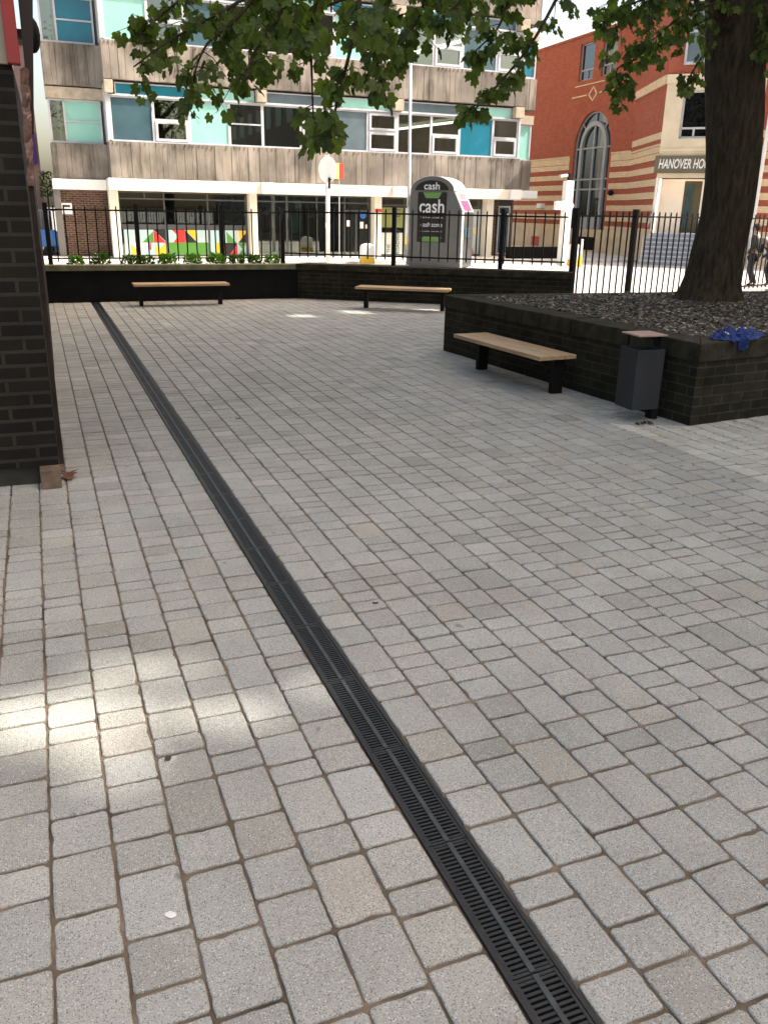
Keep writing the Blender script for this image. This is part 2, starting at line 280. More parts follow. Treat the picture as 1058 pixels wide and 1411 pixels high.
def pave():
    rnd = random.Random(7); V = []; F = []; cols = []
    def stone(x0, x1, y0, y1, near):
        g = .0032
        gy = .0052 if near == 2 else .0072
        x0 += g + rnd.uniform(0, .002); x1 -= g + rnd.uniform(0, .002); y0 += gy + rnd.uniform(0, .002); y1 -= gy + rnd.uniform(0, .002)
        zt = rnd.uniform(-.0018, .0018); tx = rnd.uniform(-.012, .012); ty = rnd.uniform(-.012, .012)
        step = .022 if near == 2 else (.06 if near == 1 else 9)
        j = .0018 if near == 2 else (.002 if near == 1 else .001)
        cr = .012 if near else .008
        # perimeter with clipped corners
        pts = []
        def edge(ax, ay, bx, by):
            n = max(1, int(math.hypot(bx - ax, by - ay) / step))
            for k in range(n):
                t = k / n; pts.append((ax + (bx - ax) * t, ay + (by - ay) * t))
        edge(x0 + cr, y0, x1 - cr, y0)
        if near: pts.append((x1 - cr, y0)); pts.append((x1 - cr * .3, y0 + cr * .3))
        else: pts.append((x1 - cr, y0))
        edge(x1, y0 + cr, x1, y1 - cr)
        if near: pts.append((x1, y1 - cr)); pts.append((x1 - cr * .3, y1 - cr * .3))
        else: pts.append((x1, y1 - cr))
        edge(x1 - cr, y1, x0 + cr, y1)
        if near: pts.append((x0 + cr, y1)); pts.append((x0 + cr * .3, y1 - cr * .3))
        else: pts.append((x0 + cr, y1))
        edge(x0, y1 - cr, x0, y0 + cr)
        if near: pts.append((x0, y0 + cr)); pts.append((x0 + cr * .3, y0 + cr * .3))
        else: pts.append((x0, y0 + cr))
        pts = [(x + rnd.uniform(-j, j), y + rnd.uniform(-j, j)) for x, y in pts]
        if near and rnd.random() < .35:      # a chipped corner or edge
            kk = rnd.randrange(len(pts)); 
            for dk in (-1, 0, 1):
                px_, py_ = pts[(kk + dk) % len(pts)]; f_ = .045 if dk == 0 else .02
                pts[(kk + dk) % len(pts)] = (px_ + ((x0 + x1) / 2 - px_) * f_ * 1.6, py_ + ((y0 + y1) / 2 - py_) * f_ * 1.6)
        n = len(pts); cx = (x0 + x1) / 2; cy = (y0 + y1) / 2; b = len(V)
        rings = ((1, -.03, 0), (1, -.0045, 0), (.0, -.001, .002), (.0, .0006, .006)) if near == 2 else ((1, -.03, 0), (1, -.004, 0), (0, .0006, .004))
        for full, dz, ins in rings:
            for x, y in pts:
                dx = cx - x; dy = cy - y; l = math.hypot(dx, dy)
                X = x + (dx / abs(dx + 1e-9)) * 0 + dx / l * ins * 1.2; Y = y + dy / l * ins * 1.2
                V.append((X, Y, zt + dz + (X - cx) * tx + (Y - cy) * ty))
        nr = len(rings)
        for r in range(nr - 1):
            for k in range(n):
                F.append((b + r * n + k, b + r * n + (k + 1) % n, b + (r + 1) * n + (k + 1) % n, b + (r + 1) * n + k))
        F.append(tuple(b + (nr - 1) * n + k for k in range(n)))
        base = rnd.gauss(.385, .019); w = rnd.gauss(0, .004)
        if rnd.random() < .06: base *= .88
        if rnd.random() < .05: w += .016
        c = (base + w + .008, base + .004, base - w * .8 - .03, 1)
        cols.extend([c] * (n * nr))
    def inside(x, y):
        if x > 5.65 and 6.3 < y < 10.3: return False
        if y > 17.85: return False
        return True
    colx = []
    x = DR0 - .004
    while x > -1.3: colx.append((x - PW, x)); x -= PW
    x = DR1 + .004
    while x < 9.6: colx.append((x, x + PW)); x += PW
    for (a, bx) in colx:
        y = rnd.uniform(-.4, -.2) + 0
        if a < -1.0 or a > 3: y += .0
        drift = 0
        last = 0
        while y < 17.85:
            L_ = rnd.choice((.108, .108, .14, .172, .172, .245) if y > 2.6 else (.108, .14, .172, .172, .245, .245))
            if a > 6.0 and y < 4: 
                y += L_; continue
            if a < -.15 and y > 6.1: y += L_; continue
            near = 2 if y < 3.4 else (1 if y < 7 else 0)
            y1 = y + L_
            if y1 > 17.85: y1 = 17.85
            if y1 - y > .04:
                if inside((a + bx) / 2, (y + y1) / 2): stone(a, bx, y, y1, near)
            y += L_
    mb = MB(); mb.v = V; mb.f = F; mb.mi = [0] * len(F)
    o = mb.build('paving', M['paver'], cols=cols); struct(o)
pave()

# ------------------------------------------------------------------ drainage channel
M['grate'] = mat('black_cast_grating', (.018, .019, .02), .42, noise=(30, .35), bump=.3, bscale=200)
M['void'] = mat('channel_inside', (.006, .006, .006), .95, noise=(10, .3))
M['dust'] = mat('dusty_channel_rib', (.045, .052, .053), .55, noise=(14, .4))
dc = thing('drainage_channel', 'long narrow black slotted drain running through the block paving', 'drain', (.968, 8.6, 0))
fr = MB(); fr.box(DR0, DR0 + .012, -.4, 17.8, -.05, .0015); fr.box(DR1 - .012, DR1, -.4, 17.8, -.05, .0015); fr.build('channel_edge', M['grate'], dc)
MB().box(DR0 + .012, DR1 - .012, -.4, 17.8, -.054, -.045).build('channel_bed', M['void'], dc)
gm = MB(); cx = (DR0 + DR1) / 2; L_ = .496; ns = 31
gm.box(DR0 + .0135, DR0 + .022, 0, L_, -.02, -.001); gm.box(DR1 - .022, DR1 - .0135, 0, L_, -.02, -.001)
for k in range(ns + 1):
    y = k * L_ / ns
    w = .0042 if k not in (0, ns) else .009
    for a, b in ((DR0 + .022, cx - .0075), (cx + .0075, DR1 - .022)):
        gm.box(a, b, max(0, y - w), min(L_, y + w), -.02, -.0025)
g0 = gm.build('grate', M['grate'], dc)
rb0 = MB().box(cx - .0075, cx + .0075, .002, L_ - .002, -.02, .0005).build('centre_rib', M['dust'], g0)
rnd = random.Random(3)
for k in range(36):
    o = g0 if k == 0 else g0.copy()
    if k: C.objects.link(o); r2 = rb0.copy(); C.objects.link(r2); r2.parent = o; r2.matrix_parent_inverse = Matrix.Identity(4)
    o.matrix_parent_inverse = dc.matrix_basis.inverted()
    o.location = (rnd.uniform(-.001, .001), -.15 + k * .5, 0)
rb0.matrix_parent_inverse = Matrix.Identity(4)
# ================================================================== LEFT BRICK BUILDING
lb = thing('brick_building', 'dark brick building end at the left edge with a red fascia above', 'building', (-1.5, 7, 0))
w = MB(); w.slab([(-3.5, 5.94), (-.012, 5.94), (.05, 10.0), (.125, 17.95), (.125, 24), (-3.5, 24)], .13, 2.56); w.build('wall', M['engbrick'], lb)
MB().slab([(-3.5, 5.97), (-.03, 5.97), (.03, 10.0), (.10, 17.95), (.10, 24), (-3.5, 24)], -.02, .13).build('plinth', mat('dark_plinth', (.035, .032, .024), .9, noise=(6, .4), bump=.6), lb)
MB().box(-3.5, -.035, 5.9, 24, 2.56, 6).build('upper_panel', mat('aged_cream_panel', (.3, .27, .2), .8, noise=(2, .12), bump=.2), lb)
MB().box(-.035, .035, 5.86, 5.96, 2.56, 6).build('fascia', mat('red_fascia', (.28, .02, .015), .45, noise=(3, .12)), lb, bevel=.004)
t = MB()
t.prism([(-.008, .13), (.022, .13), (.03, 1.9), (.0, 1.9)], 5.945, 6.02)
t.build('corner_trim', mat('brown_trim', (.025, .016, .012), .8, spec=.2, noise=(8, .4), bump=.4), lb)
fl = MB(); rnd = random.Random(5); zz = [1.9 + i * .04 for i in range(17)]
vs = []; 
for i, z in enumerate(zz):
    tt = i / 16
    xl = -.004 + .03 * tt + rnd.uniform(-.004, .004); xr = .034 + .042 * tt + rnd.uniform(-.005, .005)
    vs += [(xl, 5.93 + rnd.uniform(-.012, .006), z), ((xl + xr) / 2, 5.915 + rnd.uniform(-.02, .01), z + rnd.uniform(-.01, .01)), (xr, 5.93 + rnd.uniform(-.012, .006), z), (xr, 5.96, z), (xl, 5.96, z)]
fs = []
for i in range(16):
    for k in range(5): a = i * 5 + k; b = i * 5 + (k + 1) % 5; fs.append((a, b, b + 5, a + 5))
fs += [(4, 3, 2, 1, 0), (80, 81, 82, 83, 84)]
fl.add(vs, fs); fl.build('torn_flashing', mat('copper_foil', (.2, .115, .09), .5, .3, noise=(12, .5), bump=.8), lb)
dp = MB(); dp.prism([(.052, 2.2), (.066, 2.2), (.17, 3.2), (.2, 6.0), (.06, 6.0), (.062, 3.0)], 5.97, 6.05); dp.build('soffit_edge', mat('dark_timber_edge', (.022, .014, .012), .7, noise=(6, .4)), lb)
tag(MB().box(-.135, -.008, 5.81, 5.935, 0, .132).build('stone_block', mat('brown_stone', (.17, .115, .08), .9, noise=(14, .4), bump=.8), None, bevel=.008),
    'small brown stone block on the paving against the foot of the dark brick wall', 'stone block')
lf = MB(); rnd = random.Random(9)
for k in range(2):
    pts = []
    for i in range(9):
        a = 2 * PI * i / 9; r = .045 * (1 + .35 * math.sin(3 * a + k)); pts.append((.045 + r * math.cos(a) * 1.2, 6.0 + k * .03 + r * math.sin(a), .03 + .02 * math.cos(2 * a) + .012 * k))
    pts.append((.045, 6.0 + k * .03, .045)); lf.add(pts, [(i, (i + 1) % 9, 9) for i in range(9)])
tag(lf.build('dead_leaf', mat('dead_leaf_brown', (.12, .05, .03), .8, noise=(20, .4))), 'curled reddish brown dead leaf beside the stone block at the wall foot', 'leaf')
wl_place = ['nearest', 'second', 'third', 'farthest']
for k, y in enumerate((7.9, 10.1, 12.6, 15.2)):
    z = 3.03 + k * .02; x0 = -.0 + (y - 6) * .0145
    if k == 0:
        wlt = thing('wall_lamp', 'x', 'wall lamp', (x0, y, z), 'black globes along the left wall')
        MB().box(x0 - .1, x0 + .06, y - .04, y + .04, z - .03, z + .03).build('bracket', M['black'], wlt)
        MB().sphere((x0 + .125, y, z), .075, sx=.8, sz=1.7).build('globe', M['black'], wlt, smooth=True); o = wlt
    else:
        o = copy_tree(wlt); o.location = (x0, y, z)
    o['label'] = 'rounded black lamp on the left wall, ' + ['nearest, largest and highest in the photo', 'second from the top', 'third from the top', 'lowest and smallest'][k]

# ================================================================== FAR PLANTER + WALLS
fp = thing('planter_wall', 'black painted low planter wall with mossy stone coping behind the far left bench', 'wall', (2.5, 17.9, 0))
MB().slab([(-.2, 17.82), (5.05, 17.82), (5.19, 18.05), (-.2, 18.05)], 0, .595).build('wall_face', M['blackwall'], fp)
MB().slab([(-.2, 17.79), (5.06, 17.79), (5.24, 18.11), (-.2, 18.11)], .595, .70).build('coping', mat('moss_coping', (.15, .15, .09), .9, noise=(5, .35), bump=.8), fp, bevel=.01)
# planter soil behind
soil = MB(); nx, ny = 60, 14
vs = [( -.2 + 5.6 * i / nx, 18.1 + 1.1 * j / ny, .62 + random.Random(i * 31 + j).uniform(-.012, .012)) for j in range(ny + 1) for i in range(nx + 1)]
soil.add(vs, [(j * (nx + 1) + i, j * (nx + 1) + i + 1, (j + 1) * (nx + 1) + i + 1, (j + 1) * (nx + 1) + i) for j in range(ny) for i in range(nx)])
soil.box(-.2, 5.4, 18.12, 19.2, 0, .55)
so = soil.build('planting_soil', mat('soil_brown', (.12, .1, .08), .95, noise=(18, .5), bump=1, bscale=60)); struct(so)
cw = thing('canted_wall', 'low dark brick wall running diagonally behind the middle bench under the railing', 'wall', (7.4, 16.2, 0))
d2 = Vector((.824, -.567)); n2 = Vector((.567, .824)); P0 = Vector((5.06, 17.8)); LW = 5.64
def wp(a, b): q = P0 + d2 * a + n2 * b; return (q.x, q.y)
MB().slab([wp(0, 0), wp(LW, 0), wp(LW, .4), wp(0.1, .4)], 0, .585).build('wall_face', M['darkbrick'], cw)
MB().slab([wp(-.03, -.03), wp(LW + .02, -.03), wp(LW + .02, .45), wp(0.1, .45)], .585, .71).build('coping', M['coping'], cw, bevel=.01)

# ---------------------------------------------------------- planter plants
def leaf_blob(mb, c, r, h, n, ls, rnd, up=.5):
    for _ in range(n):
        a = rnd.uniform(0, 2 * PI); rr = r * math.sqrt(rnd.random()); hz = rnd.random()
        p = Vector((c[0] + math.cos(a) * rr * (1 - .4 * hz), c[1] + math.sin(a) * rr * (1 - .4 * hz), c[2] + h * hz))
        d = Vector((math.cos(a), math.sin(a), rnd.uniform(.2, 1.4) * up * 2)).normalized(); s = d.cross(Vector((rnd.uniform(-1, 1), rnd.uniform(-1, 1), 1))).normalized()
        l = ls * rnd.uniform(.6, 1.3); w = l * .3
        nrm = s.cross(d)
        mb.add([p, p + d * l * .5 + s * w - nrm * w * .2, p + d * l, p + d * l * .5 - s * w - nrm * w * .2], [(0, 1, 2), (0, 2, 3)])
def leaf_mat(name, c1, c2, trans=.5):
    m = bpy.data.materials.new(name); m.use_nodes = True; nt = m.node_tree; N = nt.nodes; L = nt.links; b = N['Principled BSDF']; out = N['Material Output']
    g = N.new('ShaderNodeNewGeometry'); cr = N.new('ShaderNodeValToRGB'); cr.color_ramp.elements[0].color = (*c1, 1); cr.color_ramp.elements[1].color = (*c2, 1); L.new(g.outputs['Random Per Island'], cr.inputs[0])
    L.new(cr.outputs[0], b.inputs['Base Color']); b.inputs['Roughness'].default_value = .5; b.inputs['Specular IOR Level'].default_value = .35
    t = N.new('ShaderNodeBsdfTranslucent'); sc_ = N.new('ShaderNodeVectorMath'); sc_.operation = 'MULTIPLY'; sc_.inputs[1].default_value = (1.5, 1.9, .6); L.new(cr.outputs[0], sc_.inputs[0]); L.new(sc_.outputs[0], t.inputs[0])
    mx = N.new('ShaderNodeMixShader'); mx.inputs[0].default_value = trans; L.new(b.outputs[0], mx.inputs[1]); L.new(t.outputs[0], mx.inputs[2]); L.new(mx.outputs[0], out.inputs[0])
    return m
M['plant'] = leaf_mat('plant_leaf', (.05, .13, .025), (.16, .3, .05))
M['plant2'] = leaf_mat('plant_leaf_dark', (.03, .07, .02), (.08, .15, .04))
M['petal'] = mat('pale_flower', (.6, .6, .55), .7)
pls = [(.72, .13, 120, 'plant', 'bright green spiky plant, leftmost in the far planter'), (1.18, .17, 170, 'plant2', 'second plant from the left in the far planter, leafy with pale flowers'), (1.75, .14, 120, 'plant2', 'sparse dark plant with small white flowers in front of the white column'),
       (2.08, .13, 120, 'plant2', 'small dark green plant left of the second railing post'), (2.5, .16, 170, 'plant', 'green bushy plant right of the second railing post'), (3.0, .16, 160, 'plant', 'light green bushy plant under the middle of the mural'),
       (3.5, .17, 180, 'plant', 'tallest green plant left of the third railing post'), (3.92, .14, 130, 'plant2', 'dark green low plant right of the third railing post'), (4.3, .13, 120, 'plant2', 'low dark plant second from the right end of the planter'), (4.68, .14, 130, 'plant', 'bushy green plant at the right end of the far planter')]
rnd = random.Random(21)
for i, (x, r, n, mt, lab) in enumerate(pls):
    pt = thing('bedding_plant', lab, 'plant', (x, 18.45, .63), 'plants in the far planter')
    mb = MB(); leaf_blob(mb, (x, 18.45, .66), r * 1.15, r * 1.2, int(n * 1.4), .075, rnd); mb.build('foliage', M[mt], pt)
    st = MB()
    for k in range(6):
        a = rnd.uniform(0, 6.28); st.tube([(x, 18.45, .6), (x + math.cos(a) * r * .3, 18.45 + math.sin(a) * r * .3, .7), (x + math.cos(a) * r * .7, 18.45 + math.sin(a) * r * .7, .8)], [.005, .004, .002], 5)
    st.build('stem', M['plant2'], pt)
    if i in (1, 2):
        fm = MB()
        for k in range(14): fm.sphere((x + rnd.uniform(-r, r), 18.45 + rnd.uniform(-r, r), .72 + rnd.uniform(0, r)), .014, 6, 4)
        fm.build('flower', M['petal'], pt)
# gravel bits along the planting edge
# ================================================================== RAILINGS
def railing(name, label, A, B, zb, ztop, zrail, zlow, spacing, posts, pz0, pw=.085, phase=.0):
    A = Vector(A); B = Vector(B); d = (B - A); Lg = d.length; d.normalize()
    t = thing(name, label, 'railing', ((A.x + B.x) / 2, (A.y + B.y) / 2, pz0), 'black metal railings round the square')
    ang = math.atan2(d.y, d.x)
    def P(s, z, off=0): return (A.x + d.x * s - d.y * off, A.y + d.y * s + d.x * off, z)
    MB().bar(P(0, zrail), P(Lg, zrail), .045, .032).build('top_rail', M['black'], t)
    MB().bar(P(0, zlow), P(Lg, zlow), .04, .03).build('bottom_rail', M['black'], t)
    pk = MB(); s = phase
    while s < Lg:
        if all(abs(s - q) > .06 for q in posts): 
            pk.bar(P(s, zlow - .07), P(s, ztop - .03), .025, .025, up=(d.x, d.y, 0))
            # pointed head
            q = P(s, ztop - .03); c, sn = math.cos(ang) * .0125, math.sin(ang) * .0125
            pk.add([(q[0] - c + sn, q[1] - sn - c, q[2]), (q[0] + c + sn, q[1] + sn - c, q[2]), (q[0] + c - sn, q[1] + sn + c, q[2]), (q[0] - c - sn, q[1] - sn + c, q[2]), (q[0], q[1], q[2] + .03)], [(0, 1, 4), (1, 2, 4), (2, 3, 4), (3, 0, 4)])
        s += spacing
    pk.build('pickets', M['black'], t)
    for q in posts:
        pb = MB(); pb.bar(P(q, pz0), P(q, ztop + .02), pw, pw, up=(d.x, d.y, 0)); po = pb.build('post', M['black'], t, bevel=.004)
        MB().bar(P(q, ztop + .021), P(q, ztop + .035), pw * 1.12, pw * 1.12, up=(d.x, d.y, 0)).build('post_cap', M['black'], po)
    return t
railing('railing', 'black metal railing on the far planter in front of the coloured mural', (.2, 18.72), (5.05, 18.72), .62, 1.79, 1.70, .78, .197, [.05, 1.76, 3.48, 4.8], .60)
ra = P0 + n2 * .3 - d2 * .05 + Vector((0, .55)) * 0
railing('railing', 'black metal railing on the diagonal brick wall in front of the cash machine', (5.05, 18.7), (9.78, 15.0), .71, 1.83, 1.73, .88, .193, [2.46, 4.72], .70, phase=.15)

railing('railing', 'tall black railing standing on the ground right of the diagonal wall, behind the tree', (9.86, 14.85), (20.5, 18.65), 0, 1.87, 1.76, .13, .228, [.02, 2.03, 5.0, 10.4], 0, pw=.1, phase=.2)

# ================================================================== BIG PLANTER
bp = thing('tree_planter', 'large raised brick planter with stone coping around the big tree', 'planter', (8, 8.3, 0))
PA, PC = Vector((5.035, 10.55)), Vector((5.335, 5.93))
outer = [(5.335, 5.93), (13.5, 6.85), (13.5, 9.75), (9, 10.25), (5.035, 10.55)]
def inset(poly, d):
    n = len(poly); out = []
    for i in range(n):
        a, b, c = Vector(poly[i - 1]), Vector(poly[i]), Vector(poly[(i + 1) % n])
        e1 = (b - a).normalized(); e2 = (c - b).normalized(); n1 = Vector((-e1.y, e1.x)); n2_ = Vector((-e2.y, e2.x))
        bis = (n1 + n2_).normalized(); out.append(tuple(b + bis * d / max(.3, bis.dot(n1))))
    return out
def ring(mb, o, i, z0, z1):
    n = len(o); vs = [(x, y, z0) for x, y in o] + [(x, y, z1) for x, y in o] + [(x, y, z0) for x, y in i] + [(x, y, z1) for x, y in i]
    fs = []
    for k in range(n):
        q = (k + 1) % n
        fs += [(k, q, n + q, n + k), (2 * n + q, 2 * n + k, 3 * n + k, 3 * n + q), (n + k, n + q, 3 * n + q, 3 * n + k), (q, k, 2 * n + k, 2 * n + q)]
    mb.add(vs, fs)
r1 = MB(); ring(r1, inset(outer, .012), inset(outer, .25), 0, .575); r1.build('brick_wall', M['darkbrick'], bp)
# coping in separate stones
cp = MB(); o1 = outer; i1 = inset(outer, .32)
for k in range(5):
    a, b = Vector(o1[k]), Vector(o1[(k + 1) % 5]); c, d_ = Vector(i1[k]), Vector(i1[(k + 1) % 5]); ln = (b - a).length; m_ = max(1, round(ln / .9))
    for j in range(m_):
        t0, t1 = j / m_ + (.002 if j else 0), (j + 1) / m_ - (.002 if j < m_ - 1 else 0)
        rz = random.Random(k * 50 + j).uniform(-.003, .003)
        cp.slab([tuple(a.lerp(b, t0)), tuple(a.lerp(b, t1)), tuple(c.lerp(d_, t1)), tuple(c.lerp(d_, t0))], .575, .745 + rz)
cp.build('coping', M['coping'], bp, bevel=.012)
# chippings: one sheet plus thousands of flakes
ins = inset(outer, .31)
def inpoly(x, y, poly):
    r = False; n = len(poly)
    for i in range(n):
        x1, y1 = poly[i]; x2, y2 = poly[(i + 1) % n]
        if (y1 > y) != (y2 > y) and x < (x2 - x1) * (y - y1) / (y2 - y1) + x1: r = not r
    return r
def soilz(x, y): return .735 + .05 * math.exp(-((x - 8) ** 2 + (y - 8.7) ** 2) / 2.2) + .008 * math.sin(x * 3.1) * math.cos(y * 2.7)
sm = MB(); nx, ny = 90, 50; x0, x1, y0, y1 = 5.2, 13.4, 5.9, 10.6
idx = {}; vs = []; fs = []
sheet = inset(outer, .2)
for j in range(ny + 1):
    for i in range(nx + 1):
        x = x0 + (x1 - x0) * i / nx; y = y0 + (y1 - y0) * j / ny
        if inpoly(x, y, sheet): idx[i, j] = len(vs); z = soilz(x, y); vs.append((x, y, z if inpoly(x, y, ins) else .70))
for j in range(ny):
    for i in range(nx):
        q = [(i, j), (i + 1, j), (i + 1, j + 1), (i, j + 1)]
        if all(k in idx for k in q): fs.append(tuple(idx[k] for k in q))
sm.add(vs, fs); sb = sm.build('bark_bed', mat('bark_bed_brown', (.04, .032, .024), .95, noise=(40, .6), bump=1, bscale=90)); struct(sb)
rnd = random.Random(4); ch = MB(); cc = []
N_CH = 21000; k = 0
while k < N_CH:
    x = rnd.uniform(5.3, 13.2); y = rnd.uniform(6.1, 10.5)
    if not inpoly(x, y, ins): continue
    if x > 10.5 and rnd.random() < .6: continue
    k += 1
    z = soilz(x, y) + rnd.uniform(.002, .012); l = rnd.uniform(.01, .034); w_ = l * rnd.uniform(.3, .7); a = rnd.uniform(0, PI); tl = rnd.uniform(-.5, .5); t2 = rnd.uniform(-.4, .4)
    ca, sa = math.cos(a), math.sin(a)
    q = []
    for u_, v_, h in ((-l, -w_ * .6, 0), (l * .6, -w_, 0), (l, w_ * .5, 0), (-l * .5, w_, 0), (0, 0, w_ * .6)):
        q.append((x + u_ * ca - v_ * sa, y + u_ * sa + v_ * ca, z + h + u_ * tl + v_ * t2))
    ch.add(q, [(0, 1, 4), (1, 2, 4), (2, 3, 4), (3, 0, 4)])
    b = rnd.choice((.025, .04, .06, .08, .1, .15, .32)) * rnd.uniform(.8, 1.25); cc += [(b, b * .86, b * .66, 1)] * 5
def tintmat(name, rough):
    m = bpy.data.materials.new(name); m.use_nodes = True; nt = m.node_tree; at = nt.nodes.new('ShaderNodeAttribute'); at.attribute_name = 'tint'
    nt.links.new(at.outputs[0], nt.nodes['Principled BSDF'].inputs[0]); nt.nodes['Principled BSDF'].inputs['Roughness'].default_value = rough; return m
tag(ch.build('bark_chippings', tintmat('bark_chips', .9), cols=cc), 'brown and grey bark chippings covering the big planter around the tree', 'chippings', kind='stuff')

# ================================================================== BENCHES
def wood_mat():
    m = bpy.data.materials.new('bench_timber'); m.use_nodes = True; nt = m.node_tree; N = nt.nodes; L = nt.links; b = N['Principled BSDF']
    tc = N.new('ShaderNodeTexCoord'); mp = N.new('ShaderNodeMapping'); mp.inputs['Scale'].default_value = (1.5, 30, 30); L.new(tc.outputs['Object'], mp.inputs[0])
    n = N.new('ShaderNodeTexNoise'); n.inputs['Scale'].default_value = 2; n.inputs['Detail'].default_value = 8; n.inputs['Distortion'].default_value = .5; L.new(mp.outputs[0], n.inputs[0])
    cr = N.new('ShaderNodeValToRGB'); cr.color_ramp.elements[0].position = .3; cr.color_ramp.elements[0].color = (.34, .21, .1, 1); cr.color_ramp.elements[1].position = .7; cr.color_ramp.elements[1].color = (.56, .4, .23, 1); L.new(n.outputs[0], cr.inputs[0]); L.new(cr.outputs[0], b.inputs[0])
    b.inputs['Roughness'].default_value = .55
    return m
M['wood'] = wood_mat()
def make_bench(Ln=1.78, Wd=.46, zt=.42, legoff=.1):
    t = thing('bench', 'x', 'bench', (0, 0, 0), 'timber topped benches round the square')
    st = MB(); bw = (Wd - .008) / 3
    for k in range(3): st.box(-Ln / 2, Ln / 2, -Wd / 2 + k * (bw + .004), -Wd / 2 + k * (bw + .004) + bw, zt - .042, zt)
    st.build('seat', M['wood'], t, bevel=.004)
    MB().box(-Ln / 2 + .1, Ln / 2 - .1, legoff - .04, legoff + .04, zt - .1, zt - .06).build('under_beam', M['black'], t)
    for s in (-1, 1):
        x = s * (Ln / 2 - .14)
        l = MB(); l.box(x - .035, x + .035, legoff - .065, legoff + .065, 0, zt - .06); l.build('leg', M['black'], t, bevel=.004)
        MB().box(x - .035, x + .035, -Wd / 2 + .05, Wd / 2 - .04, zt - .0595, zt - .043).build('seat_bracket', M['black'], t)
    return t
bench = make_bench()
bench.location = (2.51, 16.93, 0); bench.rotation_euler.z = R(-1); bench['label'] = 'timber topped bench in front of the black wall at the far left'
b2 = copy_tree(bench); b2.location = (6.42, 15.27, 0); b2.rotation_euler.z = math.atan2(-.567, .824); b2['label'] = 'middle timber bench in front of the diagonal brick wall, partly behind the big planter'
b3 = copy_tree(bench); b3.location = (4.82, 8.33, 0); b3.rotation_euler.z = R(-86.5); b3['label'] = 'nearest timber bench with thick black legs beside the big tree planter'

# ================================================================== LITTER BIN
bn = thing('litter_bin', 'dark grey square litter bin with a tan lid on a black post', 'litter bin', (5.08, 6.35, 0))
ang = R(4); 
bb = MB(); bb.xf = Matrix.Translation((5.03, 6.32, 0)) @ Matrix.Rotation(R(-4), 4, 'Z')
hw = .14
# open-topped body with folded sides
for a, b, c, d_ in ((-hw, hw, -hw, -hw + .006), (-hw, hw, hw - .006, hw), (-hw, -hw + .006, -hw + .006, hw - .006), (hw - .006, hw, -hw + .006, hw - .006)): bb.box(a, b, c, d_, .12, .665)
bb.box(-hw + .006, hw - .006, -hw + .006, hw - .006, .13, .14)
bb.build('body', mat('bin_grey', (.028, .029, .033), .6, spec=.3, noise=(6, .15)), bn, bevel=.003)
lnr = MB(); lnr.xf = bb.xf; lnr.box(-hw + .012, hw - .012, -hw + .012, hw - .012, .142, .6); lnr.build('liner', M['void'], bn)
ld = MB(); ld.xf = bb.xf; ld.box(-.145, .15, -.145, .145, .78, .795); ld.build('lid', mat('lid_tan', (.42, .27, .2), .55, noise=(8, .15)), bn, bevel=.005)
ps = MB(); ps.xf = bb.xf; ps.box(hw + .004, hw + .075, -.045, .055, 0, .779); ps.box(hw - .05, hw + .004, -.02, .03, .73, .779); ps.build('post', M['black'], bn, bevel=.003)
sk = MB(); sk.xf = bb.xf; sk.box(hw + .0755, hw + .077, -.02, .02, .68, .75); sk.build('sticker', M['white'], bn)
dl = MB(); rnd = random.Random(2)
for k in range(9):
    a = rnd.uniform(0, 6.28); x = 4.93 + rnd.uniform(-.06, .1); y = 6.12 + rnd.uniform(-.03, .03)
    dl.add([(x, y, .003), (x + .05 * math.cos(a), y + .05 * math.sin(a), .012), (x + .03 * math.cos(a + 1.2), y + .03 * math.sin(a + 1.2), .03)], [(0, 1, 2)])
tag(dl.build('leaf_litter', mat('dead_leaf_dark', (.05, .035, .02), .9)), 'scrap of dark dead leaves on the paving in front of the litter bin', 'leaves')

# ================================================================== BLUE JACKET on the coping
def cloth(name, cx, cy, cz, rx, ry, hgt, seed, rot, hang=None):
    rnd = random.Random(seed); nu, nv = 80, 52; vs = []; fs = []
    ph = [rnd.uniform(0, 6.28) for _ in range(12)]
    for j in range(nv + 1):
        for i in range(nu + 1):
            u = i / nu * 2 - 1; v = j / nv * 2 - 1
            sq = max(abs(u), abs(v)) / (math.hypot(u, v) + 1e-6); ed = sq * (1.08 + .13 * math.sin(3 * math.atan2(v, u) + ph[0]) + .06 * math.sin(7 * math.atan2(v, u) + ph[1]))
            x = u * rx * ed; y = v * ry * ed
            rad = max(abs(u), abs(v))
            z = hgt * (1 - rad ** 3) * (.45 + .3 * math.sin(7 * u + 3 * v + ph[2]) + .25 * math.sin(11 * v - 5 * u + ph[3])) + .014 * math.sin(15 * u + 6 * v + ph[4] + 2 * math.sin(3 * v)) * (1 - rad ** 2) + .01 * math.sin(19 * v + 9 * u + ph[5]) * (1 - rad ** 2)
            z = max(z, .004 + .004 * math.sin(9 * u + ph[6]))
            c, s = math.cos(rot), math.sin(rot); X = cx + x * c - y * s; Y = cy + x * s + y * c; Z = cz + z
            # drop over the coping edge
            ey = 5.93 + (X - 5.335) * .1127
            if Y < ey - .0: 
                Z = cz + z * .3 - (ey - Y); Y = ey - .012 - .015 * abs(math.sin(9 * u + ph[7])) - z * .4
            vs.append((X, Y, Z))
    for j in range(nv):
        for i in range(nu): a = j * (nu + 1) + i; fs.append((a, a + 1, a + nu + 2, a + nu + 1))
    mb = MB(); mb.add(vs, fs); return mb
jk = thing('jacket', 'crumpled royal blue jacket lying over the coping of the big planter', 'jacket', (5.9, 6.1, .75))
M['blue'] = mat('royal_blue_cloth', (.01, .03, .15), .8, noise=(7, .35), bump=.3, bscale=300)
